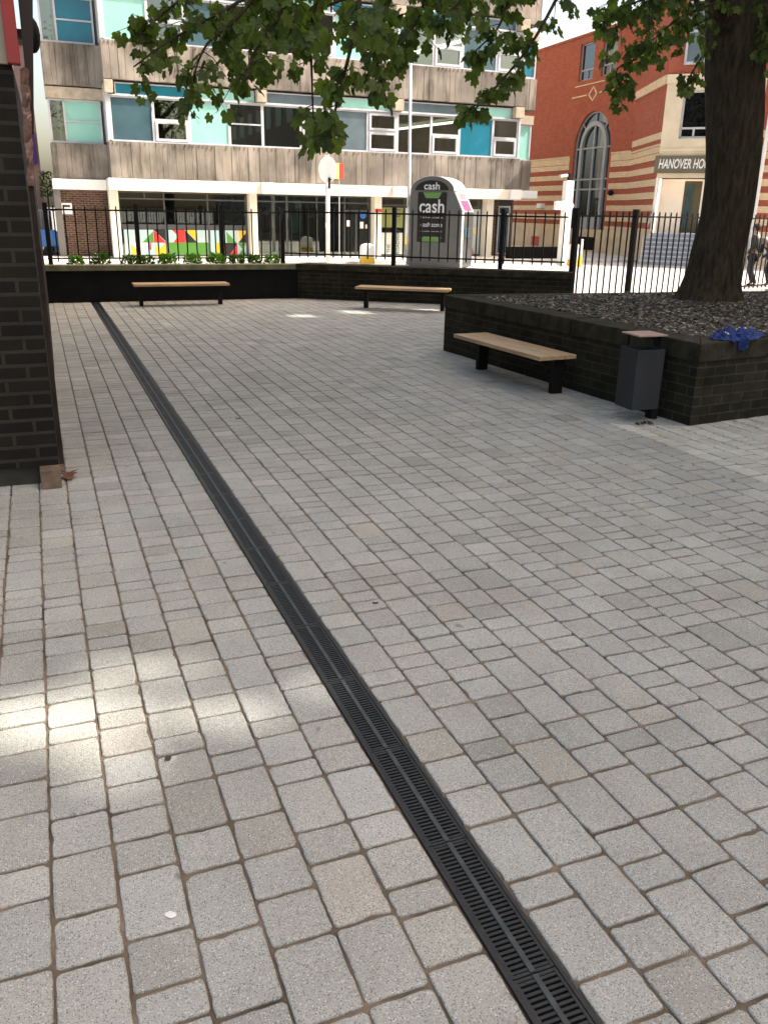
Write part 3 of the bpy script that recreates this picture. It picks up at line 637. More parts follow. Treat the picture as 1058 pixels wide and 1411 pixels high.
o = cloth('body', 5.95, 6.15, .752, .27, .15, .085, 3, R(5)).build('jacket_body', M['blue'], jk, smooth=True); so_ = o.modifiers.new('thick', 'SOLIDIFY'); so_.thickness = .006
o = cloth('sleeve', 5.73, 6.1, .754, .14, .1, .1, 8, R(60)).build('sleeve', M['blue'], jk, smooth=True); so_ = o.modifiers.new('thick', 'SOLIDIFY'); so_.thickness = .006
o = cloth('sleeve', 5.86, 6.0, .757, .055, .12, .05, 12, R(-10)).build('sleeve', M['blue'], jk, smooth=True); so_ = o.modifiers.new('thick', 'SOLIDIFY'); so_.thickness = .006
tg = MB(); tg.bar((5.96, 6.16, .835), (6.02, 6.14, .832), .035, .008); tg.bar((5.68, 6.03, .82), (5.71, 6.015, .805), .03, .01); tg.build('label_tag', M['white'], jk)
# ================================================================== CONCRETE BUILDING
cb = thing('concrete_building', 'long grey concrete building with aqua and teal window panels above cream shopfronts', 'building', (11, 38, 0))
def ribbed(x0, x1, y, z0, z1, rnd, depth=.035, side=True):
    """board-marked face looking towards -y made of strips of uneven width and depth"""
    mb = MB(); x = x0
    mb.box(x0, x1, y + .045, y + .8, z0, z1)
    while x < x1 - .01:
        w = rnd.choice((.16, .22, .26, .3, .34)); xe = min(x1, x + w); d = rnd.uniform(0, .024)
        mb.box(x + .005, xe - .005, y + d, y + .046, z0 + rnd.uniform(0, .02), z1 - rnd.uniform(0, .03)); x = xe
    # little drip notches along the top edge
    x = x0
    while x < x1 - .3:
        w = rnd.uniform(.12, .2)
        if rnd.random() < .7: mb.box(x, x + .035, y - .022, y + .01, z1 - .075, z1 - .002)
        x += w
    return mb
rnd = random.Random(17)
XS = [2.82, 4.24, 5.46, 6.86, 8.06, 9.49, 10.78, 12.09, 13.29, 14.7, 15.91, 17.39, 18.51]
ROW = [['slate', 'open1', 'aqua', 'two', 'glass', 'open2', 'greyp', 'open2', 'glass', 'open1', 'teal', 'open1'],
       ['aqua', 'open1', 'slate', 'glass', 'glass', 'open1', 'aqua', 'open1', 'glass', 'open1', 'slate', 'open1'],
       ['slate', 'open1', 'aqua', 'glass', 'teal', 'open1', 'aqua', 'open1', 'glass', 'open1', 'teal', 'open1']]
CLER = [[(3.03, 5.4, 'teal'), (5.46, 7.78, 'aqua'), (8.2, 10.62, 'greyp'), (10.7, 13.0, 'aqua'), (13.45, 15.85, 'greyp'), (15.92, 18.15, 'aqua')],
        [(3.03, 5.4, 'aqua'), (5.46, 7.78, 'slate'), (8.2, 10.62, 'aqua'), (10.7, 13.0, 'teal'), (13.45, 15.85, 'teal'), (15.92, 18.15, 'slate')],
        [(3.03, 5.4, 'teal'), (5.46, 7.78, 'aqua'), (8.2, 10.62, 'teal'), (10.7, 13.0, 'aqua'), (13.45, 15.85, 'slate'), (15.92, 18.15, 'aqua')]]
def frame_rect(mb, x0, x1, z0, z1, y, w=.05, d=.07):
    mb.box(x0, x1, y, y + d, z1 - w, z1); mb.box(x0, x1, y, y + d, z0, z0 + w); mb.box(x0, x0 + w, y, y + d, z0 + w, z1 - w); mb.box(x1 - w, x1, y, y + d, z0 + w, z1 - w)
def window(x0, x1, z0, z1, y, kind, parent, curtain=False):
    f = MB(); frame_rect(f, x0, x1, z0, z1, y)
    zm = z0 + (z1 - z0) * .52
    if kind == 'two': f.box(x0 + .05, x1 - .05, y + .005, y + .06, zm - .025, zm + .025)
    if kind == 'open1':
        f.box(x0 + .05, x1 - .05, y + .005, y + .065, zm - .03, zm + .03)
        frame_rect(f, x0 + .055, x1 - .055, z0 + .055, zm - .033, y - .03, .085, .06)
        f.box((x0 + x1) / 2 - .18, (x0 + x1) / 2 + .18, y - .045, y - .03, zm - .08, zm - .06)
    if kind == 'open2':
        f.box(x0 + .05, x1 - .05, y + .005, y + .065, zm - .03, zm + .03)
        frame_rect(f, x0 + .055, x1 - .055, z0 + .055, zm - .033, y - .03, .08, .06); frame_rect(f, x0 + .055, x1 - .055, zm + .033, z1 - .055, y - .03, .08, .06)
        for zz_ in (zm - .075, z1 - .1): f.box((x0 + x1) / 2 - .18, (x0 + x1) / 2 + .18, y - .045, y - .03, zz_, zz_ + .02)
    w = f.build('window', M['frame'], parent)
    p = MB().box(x0 + .05, x1 - .05, y + .03, y + .036, z0 + .05, z1 - .05)
    p.build('pane', M['glass'] if kind in ('glass', 'two', 'open1', 'open2') else M[kind], w)
    if curtain:
        c = MB(); n = 14; cw = (x1 - x0) * rnd.uniform(.3, .6); xs = x0 + .06 if rnd.random() < .5 else x1 - .06 - cw
        vs = []; 
        for i in range(n + 1): vs += [(xs + cw * i / n, y + .2 + .025 * (i % 2), z0), (xs + cw * i / n, y + .2 + .025 * (i % 2), z1)]
        c.add(vs, [(2 * i, 2 * i + 2, 2 * i + 3, 2 * i + 1) for i in range(n)]); c.build('curtain', M['curtain'], w)
YF = 32.4
for k in range(4):
    z = 2.68 + 3.07 * k; zw = 3.85 + 3.07 * k - (.01 if k else 0)
    ribbed(2.69, 18.62, YF, z, zw, rnd).build('concrete_band', M['concrete'], cb)
    ribbed(.86, 2.69, 33.2, z - (.05 if k == 0 else .2), zw - .08, rnd).build('concrete_band', M['concrete'], cb)
    ribbed(18.62, 19.62, 33.2, z - .01, zw - .02, rnd).build('concrete_band', M['concrete'], cb)
    if k == 3: break
    row = ROW[k]
    for i, kd in enumerate(row): window(XS[i], XS[i + 1], zw + .012, zw + 1.42, YF + .16, kd, cb, curtain=(kd in ('open1', 'open2', 'two') and rnd.random() < .7))
    for (a, b, kd) in CLER[k]:
        f = MB(); frame_rect(f, a, b, zw + 1.455, zw + 1.83, YF + .14, .035, .06); w_ = f.build('transom_window', M['frame'], cb)
        MB().box(a + .035, b - .035, YF + .165, YF + .17, zw + 1.49, zw + 1.795).build('pane', M[kd], w_)
    MB().box(2.74, 18.58, YF + .1, YF + .3, zw + 1.421, zw + 1.454).build('sill_rail', M['frame'], cb)
    MB().box(2.72, 18.6, YF + .05, YF + .15, zw + .0005, zw + .03).build('sill_rail', M['frame'], cb)
    for a, b in ((2.68, 2.96), (7.82, 8.16), (13.03, 13.41), (18.18, 18.57)):
        MB().box(a, b, YF - .17, YF + .2, zw + 1.475, zw + 1.86).build('beam_end', mat('beam_end_concrete', (.4, .34, .26), .9, noise=(4, .25), bump=.4) if k == 0 and a < 3 else bpy.data.materials['beam_end_concrete'], cb, bevel=.01)
    # left recessed bay
    MB().box(.86, 2.69, 33.26, 33.9, zw + 1.31, zw + 1.66).build('lintel_band', bpy.data.materials['beam_end_concrete'], cb)
    f = MB(); frame_rect(f, .9, 2.6, zw - .07, zw + 1.3, 33.36, .06, .08); f.box(1.37, 1.43, 33.36, 33.43, zw, zw + 1.26); f.box(1.43, 2.54, 33.37, 33.43, zw + .6, zw + .65); w_ = f.build('window', M['frame'], cb)
    MB().box(.96, 1.37, 33.4, 33.406, zw - .01, zw + 1.24).build('pane', M['glass'], w_)
    MB().box(1.43, 2.54, 33.4, 33.406, zw - .01, zw + 1.24).build('pane', M['aqua'] if k % 2 == 0 else M['teal'], w_)
    # right recessed bay
    f = MB(); frame_rect(f, 18.75, 19.6, zw, zw + 1.35, 33.36, .06, .08); w_ = f.build('window', M['frame'], cb)
    MB().box(18.81, 19.54, 33.4, 33.406, zw + .06, zw + 1.29).build('pane', M['aqua'] if k % 2 == 0 else M['teal'], w_)
    MB().box(18.62, 19.62, 33.26, 33.9, zw + 1.36, zw + 1.69).build('lintel_band', bpy.data.materials['beam_end_concrete'], cb)
# side returns of the projecting block, window jambs, floors, back mass
for k in range(3):
    zw = 3.85 + 3.07 * k
    MB().box(2.69, 2.81, YF + .05, 34.2, zw, zw + 1.8).build('side_jamb', M['frame'], cb)
    MB().box(18.52, 18.6, YF + .12, 34.2, zw, zw + 1.8).build('side_jamb', M['frame'], cb)
body = MB()
for k in range(4): body.box(2.8, 18.5, 33.21, 45.8, 2.7 + 3.07 * k + .02, 2.95 + 3.07 * k)    # floor slabs
for k in range(1, 4): body.box(2.8, 18.5, YF + .3, 45.8, 2.48 + 3.07 * k, 2.66 + 3.07 * k)       # ceilings
body.box(1.41, 13.3, 37.5, 37.7, 2.7, 15.1); body.box(1.3, 1.4, 34.0, 46, 2.6, 15.1); body.box(19.5, 19.6, 34.0, 46, 2.7, 15.1)
for x in (5.4, 8.05, 10.7, 13.3): body.box(x - .06, x + .06, 33.4, 45, 2.9, 12)
body.box(1.41, 19.49, 45.9, 46, 0, 15.1)
body.build('inner_walls', M['room'], cb)
MB().box(1.3, 19.66, 33.0, 46.1, 15.1, 15.4).build('roof', M['concrete'], cb)
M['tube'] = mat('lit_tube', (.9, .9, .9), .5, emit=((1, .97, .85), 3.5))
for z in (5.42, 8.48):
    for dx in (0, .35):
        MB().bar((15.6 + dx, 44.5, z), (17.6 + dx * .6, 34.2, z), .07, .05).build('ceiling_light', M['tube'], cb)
# ground floor
MB().box(2.56, 18.7, YF - .04, YF + .75, 2.285, 2.672).build('cream_beam', M['cream'], cb, bevel=.006)
MB().box(.78, 2.55, 33.1, 33.9, 2.285, 2.625).build('sunlit_white_beam', M['white'], cb, bevel=.006)  # whiter than the cream middle beam: sunlight put into the paint
MB().box(18.71, 19.95, 33.1, 33.9, 2.37, 2.672).build('sunlit_white_beam', M['white'], cb, bevel=.006)  # same here, white paint carries the sun on the side beam
for a, b in ((2.56, 2.95), (7.9, 8.3), (13.05, 13.5), (18.2, 18.69)): MB().box(a, b, YF - .16, YF - .042, 2.3, 2.675).build('sunlit_beam_corbel', M['white'], cb, bevel=.006)  # white blocks carry the sunlit spots along the beam in their colour
for a, b in ((2.56, 2.87), (7.5, 7.78), (12.42, 12.72), (17.32, 17.64)): MB().box(a, b, 32.6, 33.08, .05, 2.284).build('column', M['cream'], cb, bevel=.008)
MB().box(1.0, 2.56, 33.32, 33.6, .05, 2.285).build('brick_bay', M['shopbrick'], cb)
MB().box(.78, .999, 33.25, 33.7, .05, 2.285).build('corner_pier', mat('grey_render', (.16, .15, .14), .9, noise=(2, .2), bump=.3), cb)
MB().box(17.65, 18.25, 33.3, 33.6, .05, 2.37).build('brick_bay', M['shopbrick'], cb)
MB().box(18.86, 18.95, 33.3, 45.9, .05, 2.37).build('brick_bay', M['shopbrick'], cb)
d = MB(); frame_rect(d, 18.26, 18.85, .1, 2.05, 33.35, .06, .06); d.box(18.26, 18.85, 33.35, 33.42, 1.7, 1.76); dr = d.build('side_door', M['frame'], cb)
MB().box(18.32, 18.79, 33.38, 33.386, .16, 1.99).build('pane', M['slate'], dr)
MB().box(18.26, 18.85, 33.34, 33.5, 2.06, 2.37).build('door_header', M['roomd'], cb)
fl_ = MB(); fl_.box(1, 18.8, 33.1, 40, .045, .055); fl_.build('shop_floor', mat('shop_floor_grey', (.2, .19, .17), .5, noise=(1, .2)), cb)
MB().box(1, 18.8, 33.16, 40, 2.29, 2.6).build('shop_ceiling', M['room'], cb)
bw_ = MB(); bw_.box(1, 18.8, 39, 39.2, .05, 2.29)
for x in (2.75, 7.64, 12.57, 17.6): bw_.box(x - .08, x + .08, 33.6, 39, .05, 2.29)
bw_.build('shop_walls', M['room'], cb)
def shopfront(x0, x1, mull, ztr, parent):
    f = MB(); y = 33.0; frame_rect(f, x0, x1, .07, 2.284, y, .05, .08)
    if ztr: f.box(x0 + .05, x1 - .05, y + .004, y + .07, ztr - .025, ztr + .025)
    for m in mull: f.box(m - .025, m + .025, y + .002, y + .075, .12, 2.234)
    w = f.build('shopfront', M['shopframe'], parent)
    MB().box(x0 + .05, x1 - .05, y + .03, y + .036, .12, 2.234).build('pane', M['shop_glass'], w)
    return w
s1 = shopfront(2.88, 7.49, [4.47, 6.03], 2.03, cb)
e = MB(); e.box(3.78, 3.82, 33.004, 33.07, 2.056, 2.233); e.box(2.94, 7.43, 33.012, 33.027, 1.0, 1.17); e.build('sill_panel', M['shopframe'], s1)
# coloured mural panels
COL = dict(blue=(.42, .6, .62), green=(.09, .28, .04), red=(.6, .03, .025), black=(.012, .012, .014), yellow=(.75, .5, .03), white=(.75, .75, .72), cream=(.75, .6, .35), pink=(.6, .05, .15))
MC = {k: mat('mural_' + k, v, .4) for k, v in COL.items()}
U0 = 55.; US = (7.43 - 2.98) / (965 - 55)
def mx_(u): return 2.98 + (u - U0) * US
def mz_(v): return .985 - (v - 460) * (.985 - .1) / 185
def poly(mb, pts, y): 
    n = len(pts); q = [(mx_(u), mz_(v)) for u, v in pts]
    ar = sum(q[i][0] * q[(i + 1) % n][1] - q[(i + 1) % n][0] * q[i][1] for i in range(n))
    if ar < 0: q = q[::-1]
    mb.prism(q, y, y + .002)
def mural(name, items, parent):
    root = None
    for lev, (col, pts) in enumerate(items):
        mb = MB(); poly(mb, pts, 33.024 - lev * .0015) 
        o = mb.build('mural_panel' if root is None else 'mural_patch', MC[col], parent if root is None else root)
        if root is None: root = o
def rc(a, b, c, d_): return [(a, c), (b, c), (b, d_), (a, d_)]
mural('a', [('blue', rc(58, 362, 460, 645)), ('white', rc(90, 190, 553, 645)), ('yellow', [(100, 560), (172, 645), (100, 645)]), ('green', [(185, 553), (267, 553), (267, 472)]), ('red', [(270, 460), (358, 553), (270, 553)]), ('black', [(272, 460), (362, 460), (362, 550)]),
            ('pink', rc(226, 246, 553, 606)), ('white', rc(190, 226, 553, 575)), ('yellow', [(275, 560), (300, 600), (362, 553), (362, 645), (275, 645)])], s1)
mural('b', [('blue', rc(378, 672, 460, 552)), ('green', rc(378, 672, 553, 645)), ('red', [(405, 460), (500, 460), (500, 552), (410, 552), (448, 506)]), ('black', [(500, 462), (502, 552), (588, 552)]), ('yellow', [(505, 460), (590, 460), (590, 550)])] + [('white', rc(640, 668, 468 + i * 12, 473 + i * 12)) for i in range(4)] + [('white', rc(605, 668, 517 + i * 12, 522 + i * 12)) for i in range(3)], s1)
mural('c', [('blue', rc(688, 962, 460, 645)), ('yellow', rc(722, 800, 553, 645)), ('green', [(812, 470), (888, 552), (812, 552)]), ('black', rc(802, 890, 553, 645)), ('red', [(826, 645), (892, 563), (892, 645)]), ('cream', rc(893, 930, 460, 552)), ('yellow', [(905, 460), (962, 460), (962, 480), (918, 530)]), ('black', [(900, 552), (962, 552), (962, 478)]),
            ('green', [(898, 556), (962, 556), (930, 600)]), ('green', [(930, 600), (962, 645), (898, 645)])], s1)
# things inside the first shop
it = MB(); it.box(3.4, 4.3, 35.5, 36.2, .06, 1.5); it.box(5.7, 6.4, 35.4, 36, .06, 1.75); it.box(6.5, 7.2, 35.2, 35.9, .06, 1.35); it.build('display_cabinet', mat('cabinet_dark', (.04, .045, .035), .5, noise=(2, .5)), s1)
it = MB(); it.box(4.3, 5.3, 38.9, 38.98, 1.2, 2.0); it.build('wall_picture', mat('orange_brown_board', (.3, .12, .06), .7, noise=(3, .5)), s1)
it = MB()
for k in range(9): xx = 4.5 + k * .13 + (k % 3) * .05; it.box(xx, xx + .1, 33.5, 33.6, 1.19, 1.28 + (k * 7 % 5) * .04)
for k in range(6): xx = 6.5 + k * .15; it.box(xx, xx + .11, 33.5, 33.62, 1.19, 1.27 + (k * 3 % 4) * .03)
it.build('window_display', mat('display_items', (.4, .42, .36), .6, noise=(9, .6)), s1)
MB().box(4.45, 7.4, 33.4, 33.7, 1.15, 1.19).build('shelf', M['shopframe'], s1)
s2 = shopfront(7.79, 12.41, [9.0, 10.2, 11.33], 2.03, cb)
e = MB(); e.box(11.33, 12.36, 33.006, 33.06, 1.72, 1.78); e.box(11.78, 11.84, 33.006, 33.06, .12, 1.72); e.box(10.7, 10.74, 33.004, 33.07, .12, 2.0); e.build('door_frame', M['shopframe'], s2)
for (a, b, c, d_, m_) in ((11.42, 11.58, 1.17, 1.4, 'white'), (11.95, 12.12, 1.1, 1.35, 'white'), (10.5, 10.57, 1.12, 1.3, 'white'), (12.2, 12.32, 1.1, 1.25, 'white')):
    MB().box(a, b, 33.02, 33.026, c, d_).build('poster', M[m_], s2)
a_ = MB(); n = 18; a_.prism([(12.1 + .12 * math.cos(2 * PI * i / n), 1.58 + .12 * math.sin(2 * PI * i / n)) for i in range(n)], 33.018, 33.024); a_.build('round_sticker', mat('sticker_blue', (.05, .15, .6), .4), s2)
it = MB(); it.box(9.2, 9.85, 33.9, 34.3, .9, 1.75); it.build('pillar_display', mat('display_aqua', (.12, .3, .28), .5, noise=(2, .4)), s2)
it = MB(); it.box(8.0, 9.9, 35, 36, .06, .85); it.build('sofa', mat('sofa_mustard', (.2, .16, .05), .8, noise=(2, .3)), s2)
it = MB(); it.box(9.5, 9.75, 33.6, 33.68, 1.8, 2.1); it.build('hanging_paper', M['white'], s2)
s3 = shopfront(12.73, 17.31, [13.85, 14.75, 16.45], 1.98, cb)
def textmesh(body, size, mat_, name, parent, mtx, ext=.004, bold=False, shear=0, sx=1, align='CENTER', bw=0):
    cu = bpy.data.curves.new(name, 'FONT'); cu.body = body; cu.size = size; cu.extrude = ext; cu.align_x = align; cu.align_y = 'CENTER'; cu.shear = shear; cu.offset = bw
    tmp = bpy.data.objects.new('tmp', cu); C.objects.link(tmp)
    bpy.context.view_layer.update()
    me = bpy.data.meshes.new_from_object(tmp.evaluated_get(bpy.context.evaluated_depsgraph_get())); C.objects.unlink(tmp); bpy.data.objects.remove(tmp)
    me.transform(mtx @ Matrix.Diagonal((sx, 1, 1, 1))); me.materials.clear(); me.materials.append(mat_)
    o = bpy.data.objects.new(name, me); C.objects.link(o); o.parent = parent; o.matrix_parent_inverse = parent.matrix_basis.inverted(); return o
FACE = Matrix.Rotation(R(90), 4, 'X')       # text upright, readable from -y
MB().box(12.8, 13.8, 33.021, 33.027, 1.15, 1.9).build('vinyl_panel', mat('vinyl_lime', (.2, .22, .07), .5, noise=(1.5, .3)), s3)
MB().box(12.82, 13.8, 33.02, 33.028, .14, .95).build('vinyl_panel', mat('vinyl_pale', (.5, .54, .5), .5), s3)
MB().box(13.9, 14.7, 33.02, 33.028, .55, 1.9).build('vinyl_panel', bpy.data.materials['vinyl_pale'], s3)
rot = Matrix.Rotation(R(90), 4, 'Z')
textmesh('BROADWAY', .19, M['shopframe'], 'shop_lettering', s3, Matrix.Translation((13.6, 33.01, .55)) @ FACE @ rot, .003)
textmesh('THE', .19, M['shopframe'], 'shop_lettering', s3, Matrix.Translation((13.2, 33.01, .34)) @ FACE @ rot, .003)
textmesh('G', .42, M['shopframe'], 'shop_lettering', s3, Matrix.Translation((13.55, 33.01, 1.68)) @ FACE, .003)
MB().box(14.0, 14.28, 33.005, 33.018, .85, 1.15).build('notice_board', M['black'], s3)
MB().prism([(13.9, .5), (14.6, .5), (14.6, .85), (14.2, .7), (13.9, .8)], 33.012, 33.016).build('vinyl_patch', MC['yellow'], s3)
MB().prism([(13.95, .45), (14.3, .45), (14.1, .8)], 33.006, 33.01).build('vinyl_patch', mat('vinyl_orange', (.5, .17, .05), .5), s3)
MB().box(16.5, 17.26, 33.02, 33.028, .13, 1.9).build('vinyl_panel', bpy.data.materials['vinyl_pale'], s3)
MB().prism([(16.52, .15), (16.9, .15), (16.65, .6), (16.52, .5)], 33.012, 33.016).build('vinyl_patch', MC['green'], s3)
MB().prism([(16.75, .15), (17.05, .15), (16.9, .5)], 33.006, 33.01).build('vinyl_patch', bpy.data.materials['vinyl_orange'], s3)
MB().prism([(16.8, 1.1), (17.2, .8), (17.2, 1.25)], 33.012, 33.016).build('vinyl_patch', MC['cream'], s3)
rs = MB().box(12.43, 12.71, 32.585, 32.598, 1.72, 1.84).build('red_sign_strip', MC['red'], cb)
pn = MB().box(.97, 1.34, 33.3, 33.318, 1.47, 1.84).build('notice', M['white'], cb)
MB().box(1.03, 1.28, 33.295, 33.2995, 1.7, 1.78).build('notice_heading', M['dkgrey'], pn)
# security light on the front
# ================================================================== HANOVER HOUSE
hb = thing('brick_office', 'red and cream striped brick office building with a tall arched window', 'building', (26, 33, 0))
hb_n = 0
S0 = Vector((24.633, 31.31)); dS = Vector((.0453, .999)); nS = Vector((-.999, .0453))       # outward normal of the side wall
XS_ = Matrix(((dS.x, -nS.x, 0, S0.x), (dS.y, -nS.y, 0, S0.y), (0, 0, 1, 0), (0, 0, 0, 1)))       # local (u, depth into the building, z)
CX = Vector((22.72, 28.95)); dE = Vector((.711, -.703)); nE = Vector((-.703, -.711))
XE_ = Matrix(((dE.x, -nE.x, 0, CX.x), (dE.y, -nE.y, 0, CX.y), (0, 0, 1, 0), (0, 0, 0, 1)))
F0 = S0 + dS * 2.1
dF = (CX - F0).normalized(); LF = (CX - F0).length
nF = Vector((dF.y, -dF.x)); 
XF_ = Matrix(((dF.x, -nF.x, 0, F0.x), (dF.y, -nF.y, 0, F0.y), (0, 0, 1, 0), (0, 0, 0, 1)))
def wall_open(mb, u0, u1, z0, z1, holes, t=.45, d0=0):
    """wall slab from depth d0..t with rectangular holes (a,b,c,d)"""
    us = sorted({u0, u1, *[h[0] for h in holes], *[h[1] for h in holes]}); us = [u for u in us if u0 <= u <= u1]
    for a, b in zip(us, us[1:]):
        hs = sorted([(h[2], h[3]) for h in holes if h[0] <= a + 1e-6 and h[1] >= b - 1e-6]); z = z0
        for c, d_ in hs:
            if c > z: mb.box(a, b, d0, t, z, min(c, z1))
            z = max(z, d_)
        if z < z1: mb.box(a, b, d0, t, z, z1)
# --- side wall
AW = (3.85, 7.0, 1.1, 6.32); ac = 5.425; sp = 4.745; ro = 1.575
holes = [AW, (3.98, 5.2, 7.72, 9.32), (5.87, 7.15, 7.72, 9.3)]
mb = MB(); mb.xf = XS_; wall_open(mb, 2.1, 17, 1.1, 9.6, holes)
n = 14
for sgn in (-1, 1):
    pts = [(ac + sgn * ro * math.cos(PI / 2 * i / n), sp + ro * math.sin(PI / 2 * i / n)) for i in range(n + 1)]
    q = pts + [(ac, 6.325), (ac + sgn * ro, 6.325)] if sgn == 1 else pts + [(ac, 6.325), (ac - ro, 6.325)]
    q = [(a, b) for a, b in q]
    if sgn == 1: pass
    else: q = q[::-1]
    mb.prism(q, 0, .3)
mb.build('side_wall', M['redbrick'], hb)
mb = MB(); mb.xf = XS_; wall_open(mb, 2.1, 17, 0, 1.1, [(4.25, 6.35, .15, .75)], d0=-.06); mb.build('stone_base', M['stone'], hb)
bands = [(1.26 - .0, 1.26)] 
CB = [(1.1, 1.27), (1.49, 1.74), (1.94, 2.18), (2.4, 2.65), (2.88, 3.13), (3.36, 3.6), (3.83, 4.06)]
mb = MB(); mb.xf = XS_
for a, b in CB + [(4.08, 4.38)]: 
    wall_open(mb, 2.1, 3.66, a, b, [], t=-.0006, d0=-.018); wall_open(mb, 7.3, 17, a, b, [], t=-.0006, d0=-.018)
mb.box(2.1, 3.66, -.05, 0, 4.381, 4.45); mb.box(7.3, 17, -.05, 0, 4.381, 4.45)
mb.build('cream_bands', M['creambrick'], hb)
# arched window
g_ = MB(); g_.xf = XS_
def arc(mb, cx_, cz_, r, w, d0, d1, n=20, leg=None, a0=0, a1=PI):
    for i in range(n):
        t0 = a0 + (a1 - a0) * i / n; t1 = a0 + (a1 - a0) * (i + 1) / n
        q = [(cx_ + (r - w) * math.cos(t0), cz_ + (r - w) * math.sin(t0)), (cx_ + r * math.cos(t0), cz_ + r * math.sin(t0)), (cx_ + r * math.cos(t1), cz_ + r * math.sin(t1)), (cx_ + (r - w) * math.cos(t1), cz_ + (r - w) * math.sin(t1))]
        mb.prism(q, d0, d1)
    if leg is not None: mb.box(cx_ - r, cx_ - r + w, d0, d1, leg, cz_ - .0005); mb.box(cx_ + r - w, cx_ + r, d0, d1, leg, cz_ - .0005)
arc(g_, ac, sp, 1.56, .06, .1, .18, leg=1.1); arc(g_, ac, sp, 1.15, .2, .06, .2, leg=1.1)
for z in (2.87, 3.32, 4.70): g_.box(ac - 1.5, ac + 1.5, .11, .17, z, z + .07)
g_.box(ac - .04, ac + .04, .1, .18, 1.1, 5.72)
for a in (PI / 4, PI / 2, 3 * PI / 4):
    g_.bar((ac + 1.14 * math.cos(a), .14, sp + 1.14 * math.sin(a)), (ac + 1.52 * math.cos(a), .14, sp + 1.52 * math.sin(a)), .05, .05)
aw = g_.build('arched_window', mat('grey_window_frame', (.3, .32, .34), .5, noise=(3, .1)), hb)
p_ = MB(); p_.xf = XS_; p_.box(3.86, 6.99, .19, .2, 1.1, 6.31); p_.build('pane', M['tinted'], aw)
for (a, b, c, d_) in holes[1:]:
    f = MB(); f.xf = XS_
    for q in ((a, b, d_ - .06, d_), (a, b, c, c + .06), (a, a + .06, c, d_), (b - .06, b, c, d_), (a, b, c + .42, c + .49), ((a + b) / 2 - .03, (a + b) / 2 + .03, c, c + .42)): f.box(q[0], q[1], .1, .17, q[2], q[3])
    w_ = f.build('window', bpy.data.materials['grey_window_frame'], hb)
    p_ = MB(); p_.xf = XS_; p_.box(a, b, .14, .145, c, d_); p_.build('pane', M['tinted'], w_)
o_ = MB(); o_.xf = XS_
o_.box(3.85, 7.35, -.02, 0, 7.49, 7.54); o_.box(3.8, 5.15, -.02, 0, 7.03, 7.09); o_.box(6.25, 7.55, -.02, 0, 7.03, 7.09)
for a, b in (((5.7, 7.36), (6.05, 7.06)), ((6.05, 7.06), (5.7, 6.78)), ((5.7, 6.78), (5.37, 7.06)), ((5.37, 7.06), (5.7, 7.36))): o_.bar((a[0], -.01, a[1]), (b[0], -.01, b[1]), .02, .07, up=(0, 1, 0)) if False else o_.bar((a[0], -.01, a[1]), (b[0], -.01, b[1]), .07, .02, up=(0, 1, 0))
o_.build('brick_ornament', M['creambrick'], hb)
v_ = MB(); v_.xf = XS_; v_.box(4.25, 6.35, .0, .02, .15, .75)
for k in range(9): v_.box(4.27, 6.33, -.05, 0, .18 + k * .062, .2 + k * .062)
v_.build('vent_grille', M['black'], hb)
v_ = MB(); v_.xf = XS_; v_.box(9.7, 10.5, -.09, -.0605, .15, .62); v_.build('red_box', mat('faded_red', (.45, .06, .06), .6, noise=(4, .2)), hb)
v_ = MB(); v_.xf = XS_; v_.box(9.4, 9.9, -.25, -.02, 2.05, 2.27); v_.build('wall_box', M['white'], hb)
v_ = MB(); v_.xf = XS_; v_.sphere((3.2, -.15, 2.72), .13); v_.build('camera_dome', M['black'], hb)
v_ = MB(); v_.xf = XS_; v_.box(2.1, 17, 4.5, 5, 0, 9.6); v_.box(2.1, 17, .45, 4.5, 4.0, 4.2); v_.box(2.1, 17, .45, 4.5, 6.9, 7.1); v_.build('inner_walls', M['roomd'], hb)
v_ = MB(); v_.xf = XS_; v_.box(2.1, 17, -.05, .5, 9.601, 9.7); v_.build('parapet', M['redbrick'], hb)
# --- facet between side wall and entrance
mb = MB(); mb.xf = XF_; mb.box(0, LF, 0, .06, 1.1, 9.55); mb.build('facet_wall', M['redbrick'], hb)
mb = MB(); mb.xf = XF_; mb.box(0, LF, -.06, .06, 0, 1.1); mb.build('stone_base', M['stone'], hb)
mb = MB(); mb.xf = XF_
for a, b in CB + [(4.08, 4.3), (4.55, 4.8)]: mb.box(0, LF, -.018, -.001, a, b)
mb.box(0, LF, -.06, -.001, 4.31, 4.38); mb.box(0, LF, -.1, -.001, 6.45, 6.75)
mb.build('cream_bands', M['creambrick'], hb)
# --- entrance face
EH = [(-.0, 3.45, 0, 3.17), (.62, 2.6, 4.55, 6.2)]
mb = MB(); mb.xf = XE_; wall_open(mb, 3.45, 9.5, 1.1, 9.55, []); wall_open(mb, -.02, 3.45, 6.45, 9.55, []); mb.build('entrance_wall', M['redbrick'], hb)
mb = MB(); mb.xf = XE_; wall_open(mb, -.0, 3.45, 3.17, 6.449, [EH[1]], d0=-.03); mb.box(3.46, 9.5, -.06, .4, 0, 1.099); mb.box(-.02, 9.5, -.1, -.031, 6.45, 6.75); mb.box(-.0, 3.45, -.09, -.031, 4.12, 4.2); mb.build('stone_surround', mat('pale_stone', (.68, .58, .42), .8, noise=(2, .1), bump=.2), hb)
mb = MB(); mb.xf = XE_
for a, b in CB + [(4.08, 4.3), (4.55, 4.8)]: mb.box(3.46, 9.5, -.018, -.001, a, b)
mb.build('cream_bands', M['creambrick'], hb)
f = MB(); f.xf = XE_
